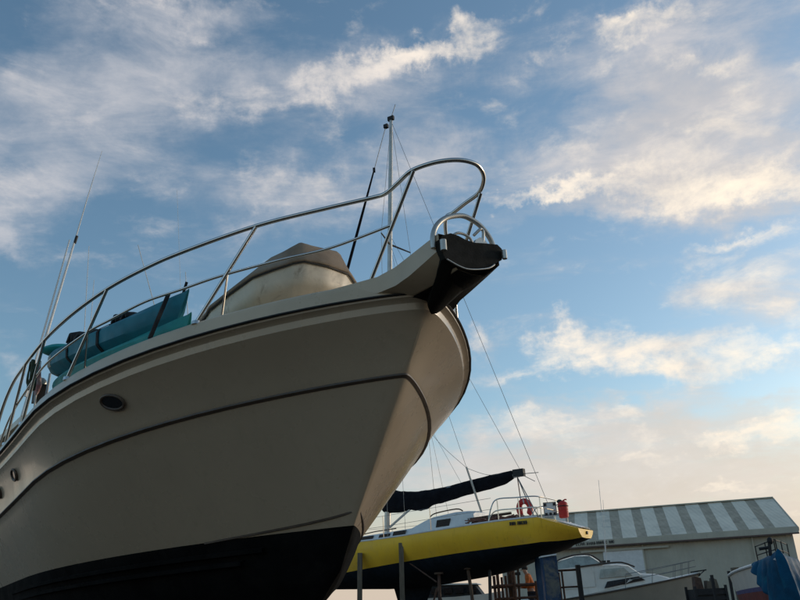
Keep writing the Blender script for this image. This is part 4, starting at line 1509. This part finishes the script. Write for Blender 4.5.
trunk = cabin_loft([(1.25, .35, csh(1.25), .3, csh(1.25) + .06), (1.8, .62, csh(1.8), .5, 2.10), (2.6, .95, csh(2.6), .82, 2.16), (4.3, 1.05, csh(4.3), .95, 2.14)], 'trunk', M['boatw'], cbt)
MB().prism([cp(2.25, .865, 1.90), cp(3.95, 1.105, 1.66), cp(3.8, 1.06, 1.92), cp(2.5, .90, 2.06)], CN * .02).build('window', M['wglass'], trunk, smooth=False)
MB().prism([cp(2.25, -.865, 1.90), cp(2.5, -.90, 2.06), cp(3.8, -1.06, 1.92), cp(3.95, -1.105, 1.66)], CN * -.02).build('window', M['wglass'], trunk, smooth=False)
cab = cabin_loft([(2.35, .85, 2.06, .80, 2.10), (2.85, .98, 1.9, .88, 2.50), (3.3, 1.02, 1.7, .92, 2.58), (4.4, 1.08, 1.5, .98, 2.58), (5.9, 1.08, 1.3, 1.0, 2.52)], 'wheelhouse', M['boatw'], cbt)
MB().prism([cp(2.75, 1.0, 2.10), cp(4.1, 1.045, 2.06), cp(4.0, 1.02, 2.42), cp(3.05, 1.0, 2.44)], CN * .02).build('side_window', M['wscreen'], cab, smooth=False)
MB().prism([cp(4.3, 1.07, 1.75), cp(5.6, 1.07, 1.70), cp(5.6, 1.04, 2.38), cp(4.3, 1.04, 2.40)], CN * .02).build('side_panel', M['boatw'], cab, smooth=False)
MB().tube(smooth_path([cp(4.9, 1.02, 2.57), cp(4.2, 1.02, 2.62), cp(3.3, .98, 2.66), cp(2.95, .95, 2.60), cp(2.6, .92, 2.44)], 5), .035, 8).build('visor_edge', M['brownstrip'], cab)
fb = cabin_loft([(4.0, .78, 2.56, .72, 2.72), (4.4, .86, 2.56, .74, 3.02), (5.0, .9, 2.54, .78, 3.04), (5.8, .9, 2.52, .82, 2.86), (6.4, .9, 2.5, .84, 2.6)], 'flybridge_screen', M['wscreen'], cbt)
MB().tube(smooth_path([cp(3.9, .80, 2.70), cp(4.35, .78, 3.03), cp(5.0, .80, 3.07), cp(5.6, .84, 2.95), cp(6.1, .88, 2.72), cp(6.5, .9, 2.5)], 5), .035, 8).build('screen_frame', M['brownstrip'], fb)
MB().beam(cp(6.0, .9, 2.50), cp(3.9, .92, 2.60), .05, .05).build('coaming', M['boatw'], fb, smooth=False)
MB().box(cp(3.95, .3, 2.74), (.75, .2, .10), (CA, CN, ZV)).build('horn', M['rubber'], cbt, smooth=False)
for px, py, r0 in ((598.5, 480, .014), (603, 500, .012)):
    t_ = at(px, py, 35)
    b_ = at(px + (606.5 - px) * .95, 561, 35)
    MB().tube([b_ - ZV * .1, t_], [r0, r0 * .6], 8).build('whip_aerial', M['whip'], cbt)
for sd_ in (1, -1):
    for h in (.30, .55):
        MB().tube(smooth_path([cp(a, sd_ * max(chb(a) - .08, .05), csh(a) + h) for a in (.1, .5, 1, 1.6, 2.3, 3.0)], 4), .012, 8).build('bow_rail', M['wire'], cbt)
    for a in (.35, .65, .95, 1.9, 3.0):
        MB().tube([cp(a + .1, sd_ * max(chb(a) - .08, .04), csh(a)), cp(a, sd_ * max(chb(a) - .08, .05), csh(a) + .56)], .014, 8).build('rail_post', M['wire'], cbt)
ac = thing('bow_anchor', 'dark anchor lying on the stem head of the white cabin cruiser', 'anchor', cp(-.1, 0, 2.08))
MB().beam(cp(.35, 0, 2.12), cp(-.30, 0, 2.18), .06, .05).build('shank', M['dark'], ac, smooth=False)
MB().prism([cp(-.30, .14, 2.20), cp(-.30, -.14, 2.20), cp(-.05, -.10, 2.02), cp(.02, 0, 1.94), cp(-.05, .10, 2.02)], CA * .05).build('fluke', M['dark'], ac, smooth=False)
lettering(cp(6.95, 1.30, 1.66), -CA, ZV, CN, (3, 1), .17, M['textblue'], cbt, seed=31, adv=.85, gap=.6)
for a in (1.8, 6.5):
    kb_ = MB().box(cp(a, 0, .24), (.3, 1.6, .48), (CA, CN, ZV)).build('keel_block', M['timber'], None, smooth=False, base=cp(a, 0, 0))
    tag(kb_, 'timber block under the %s of the white cabin cruiser' % ('bow', 'stern')[a > 3], 'keel block')

# ------------------------------------------------------------------ tarpaulined boat at the right edge
T0 = at(780, 559, 13.0)
tdir = Vector((.355, .935, 0)).normalized()
tl_ = Vector((-tdir.y, tdir.x, 0))                 # left side, the one we see


def tpt(a, l, z):
    return Vector((T0.x, T0.y, 0)) + tdir * a + tl_ * l + ZV * z


def thb(a):
    return .03 + .78 * (1 - (1 - min(max(a, 0) / 7, 1)) ** 1.9)


def tsh(a):
    return 1.735 - .016 * a


tb = thing('tarped_boat', 'white boat with blue stripe and red bottom, its bow hidden under a blue tarpaulin', 'boat', tpt(3, 0, .3))
AS2 = [0, .05, .12, .25, .45, .7, 1.1, 1.6, 2.3, 3.2, 4.5, 6.2]


def tloft(lv):
    mb = MB()
    for sd_ in (1, -1):
        mb.grid([[tpt(a + .25 * t * (1 - a / 6.2), sd_ * thb(a) * (1 - .22 * t), tsh(a) + (tzb(a, k)) * 1.0) for a in AS2] for t, k in lv])
    return mb


def tzb(a, k):
    # k 0 = sheer, 1 = stripe top, 2 = stripe foot, 3 = chine
    st = 1.325 - .014 * a
    return (0, st + .045 - tsh(a), st - .03 - tsh(a), .78 - tsh(a))[k]


thl = tloft([(0, 0), (.45, 1)])
thl.build('hull', M['boatw'], tb, angle=40)
tloft([(.449, 1), (.52, 2)]).build('boot_stripe', M['boatblue'], tb)
rb_ = tloft([(.519, 2), (1, 3)])
for sd_ in (1, -1):
    rb_.grid([[tpt(a + .4 * (1 - a / 6.2), sd_ * thb(a) * .70, .78) for a in AS2], [tpt(a + .6 * (1 - a / 6.2), 0, .45) for a in AS2]])
rb_.poly([tpt(6.2, thb(6.2) * .7, .78), tpt(6.2, 0, .45), tpt(6.2, -thb(6.2) * .7, .78)])
rb_.build('antifouled_bottom', M['boatred'], tb, angle=40)
MB().poly([tpt(6.2, thb(6.2), tsh(6.2)), tpt(6.2, thb(6.2) * .72, .80), tpt(6.2, -thb(6.2) * .72, .80), tpt(6.2, -thb(6.2), tsh(6.2))]).build('transom', M['boatw'], tb, smooth=False)
MB().grid([[tpt(a, thb(a) * k, tsh(a) - .03) for a in AS2] for k in (1, 0, -1)]).build('deck', M['boatw'], tb)
for sd_ in (1, -1):
    MB().tube([tpt(a, sd_ * (thb(a) + .01), tsh(a)) for a in AS2], .030, 8).build('gunwale', M['white'], tb)
    for h in (.17, .32):
        MB().tube([tpt(a, sd_ * (thb(a) - .12), tsh(a) + h) for a in (.5, 1.1, 1.9)], .010, 8).build('bow_rail', M['dark'], tb)
    for a in (.5, 1.1, 1.9):
        MB().tube([tpt(a, sd_ * (thb(a) - .12), tsh(a)), tpt(a - .06, sd_ * (thb(a) - .12), tsh(a) + .33)], .010, 8).build('rail_post', M['dark'], tb)
for a in (1.4, 5):
    kb_ = MB().box(tpt(a, 0, .22), (.3, 1.2, .44), (tdir, tl_, ZV)).build('keel_block', M['timber'], None, smooth=False, base=tpt(a, 0, 0))
    tag(kb_, 'timber block under the %s of the red-bottomed tarped boat' % ('bow', 'stern')[a > 3], 'keel block')
# the tarpaulin: gathered over the stem, hanging down in folds
rows = []
NW = 72
for j in range(20):
    row = []
    for i in range(NW + 1):
        w = -1 + 2 * i / NW
        a = 1.55 * abs(w) ** 1.25 - .05
        sgn = -math.copysign(1, w)
        b = thb(a) + .025
        zt = tsh(a) + .035
        fold = .6 * math.sin(w * 19 + .8) + .4 * math.sin(w * 37 + 1.7)
        if j < 5:                       # over the top
            q_ = j / 5
            p = tpt(a + .05 * (1 - q_), sgn * b * q_, zt + .11 * (1 - q_ ** 2) * (1 - .5 * abs(w)))
            kd = 0
        else:
            q_ = (j - 5) / 14
            drop = (.05 + .95 * (1 + w) ** 1.0) if w < 0 else 1.02
            out = (.02 + .075 * q_ + .05 * (fold + .4) * min(1, q_ * 2.5)) * (1 if w > -.9 else .4)
            ln = min(1, abs(w) * 3)
            p = tpt(a - out * (1 - ln * .75) - .05 * q_ * (1 - ln), sgn * (b + out * (.35 + .65 * ln)) - (.10 * q_ if w > -.2 else 0), zt - drop * q_)
        wob = .022 * mnoise.noise(p * 4.5)
        row.append(p + Vector((wob, wob, wob * .8)))
    rows.append(row)
tag(MB().grid(rows).build('tarpaulin', M['tarp'], None, angle=80, base=tpt(.3, 0, 1.2), solid=.006), 'crumpled blue tarpaulin draped in folds over the bow of the boat at the right edge', 'tarpaulin')
pn = thing('bow_fitting', 'dark upright fitting poking out of the top of the blue tarpaulin', 'fitting', tpt(.36, .10, 1.88))
MB().beam(tpt(.36, .11, 1.80), tpt(.36, .08, 2.06), .05, .05).build('post', M['dark'], pn, smooth=False)
MB().tube([tpt(.36, .26, 1.915), tpt(.36, .10, 1.93)], .025, 8).build('arm', M['dark'], pn)
MB().ball(tpt(.36, .07, 2.03), .05, .04, .06, 6).build('head', M['dark'], pn)

# ------------------------------------------------------------------ dark stillage and timber posts between the two boats
s0, s1 = at(697, 600, 30), at(728, 600, 30)
s0.z = s1.z = 0
st_ = thing('stillage', 'dark slatted stillage full of odds and ends between the cabin cruiser and the tarped boat', 'stillage', (s0 + s1) / 2)
L_ = (s1 - s0).length
for k in range(7):
    z = .14 + k * .19
    MB().box((s0 + s1) / 2 + ZV * z, (L_, .04, .13)).build('slat', M['timber'] if k % 3 == 1 else M['dark'], st_, smooth=False)
MB().box((s0 + s1) / 2 + Vector((0, .5, .72)), (L_ - .06, .9, 1.40)).build('load', M['dark'], st_, smooth=False)
for q_ in (s0, s1, s0 + Vector((0, 1, 0)), s1 + Vector((0, 1, 0))):
    MB().box(q_ + Vector((0, 0, .76)), (.08, .08, 1.52)).build('corner_post', M['dark'], st_, smooth=False)
for x_, h_, w_2 in ((.35, 1.86, .30), (.75, 1.70, .26), (.95, 1.78, .22)):
    MB().prism([s0 + Vector((x_ - w_2 / 2, .5, 1.4)), s0 + Vector((x_ + w_2 / 2, .5, 1.4)), s0 + Vector((x_ + w_2 / 2 - .05, .5, h_ - .06)), s0 + Vector((x_ - w_2 / 2 + .03, .5, h_))], (0, .35, 0)).build('crate_part', M['rust'] if x_ < .5 else M['greypost'], st_, smooth=False)
for i, (px, py, Y, w_2, mt_, lab) in enumerate(((711.5, 575, 29.2, .09, 'dark', 'thin dark post standing in front of the slatted stillage'), (728.5, 571, 28.4, .08, 'dark', 'dark leaning post at the right corner of the stillage'), (734.5, 567.5, 27.5, .20, 'greypost', 'stout grey timber post beside the stern of the tarped boat'))):
    t_ = at(px, py, Y)
    f_ = Vector((t_.x + (.0, -.05, .03)[i], t_.y, 0))
    tag(MB().beam(f_, t_, w_2, w_2, up=Vector((0, 1, 0))).build('post', M[mt_], None, smooth=False, base=f_), lab, 'post')

# ------------------------------------------------------------------ a small boat and a trailer seen under the yacht
sb0 = at(458, 600, 34)
sb0.z = .42
sm = thing('small_boat', 'little white-roofed boat with a dark window band, glimpsed under the yellow yacht', 'boat', sb0)
xv, yv = Vector((.98, -.17, 0)), Vector((.17, .98, 0))


def sp(a, l, z):
    return sb0 + xv * a + yv * l + ZV * z


rows = []
for a, w, z in ((-2.3, .9, 1.25), (-1.5, .98, 1.2), (0, 1.0, 1.2), (1.2, .85, 1.25), (2.0, .45, 1.34), (2.5, .03, 1.42)):
    rows.append([sp(a, -w, z), sp(a, -w * .85, .7), sp(a, 0, .42), sp(a, w * .85, .7), sp(a, w, z)])
hb_ = MB().grid(rows)
hb_.poly(rows[0])
hb_.build('hull', M['boatw'], sm, angle=40)
MB().prism([sp(-1.6, -.85, 1.2), sp(1.1, -.7, 1.2), sp(.8, -.66, 1.62), sp(-1.4, -.78, 1.72)], yv * 1.45).build('cabin', M['dark'], sm, smooth=False)
MB().prism([sp(-1.55, -.9, 1.70), sp(.95, -.8, 1.62), sp(.9, -.8, 1.67), sp(-1.5, -.9, 1.77)], yv * 1.7).build('roof', M['boatw'], sm, smooth=False)
for k in range(5):
    a = -1.25 + .48 * k
    MB().box(sp(a, -.80, 1.44), (.36, .16, .22), (xv, yv, ZV)).build('window', M['wglass'], sm, smooth=False)
MB().box(sp(0, 0, -.0), (3.0, .9, .82), (xv, yv, ZV)).build('cradle', M['timber'], sm, smooth=False)

hl0 = at(497, 600, 36)
hl0.z = 0
wh = thing('white_skiff', 'upturned white skiff lying behind the scaffold under the yellow yacht', 'skiff', hl0)
rows = []
for k in range(13):
    a = -2.0 + 4.0 * k / 12
    w = .75 * max(.03, 1 - abs(a / 2.02) ** 2.5)
    rows.append([hl0 + Vector((a, -w * math.cos(q), .95 + .62 * (w / .75) ** .4 * math.sin(q))) for q in [math.pi * j / 8 for j in range(9)]])
MB().grid(rows).build('hull', M['boatw'], wh, angle=60)
for a in (-1.2, 1.2):
    MB().box(hl0 + Vector((a, 0, .47)), (.10, 1.5, .94)).build('trestle', M['timber'], wh, smooth=False)
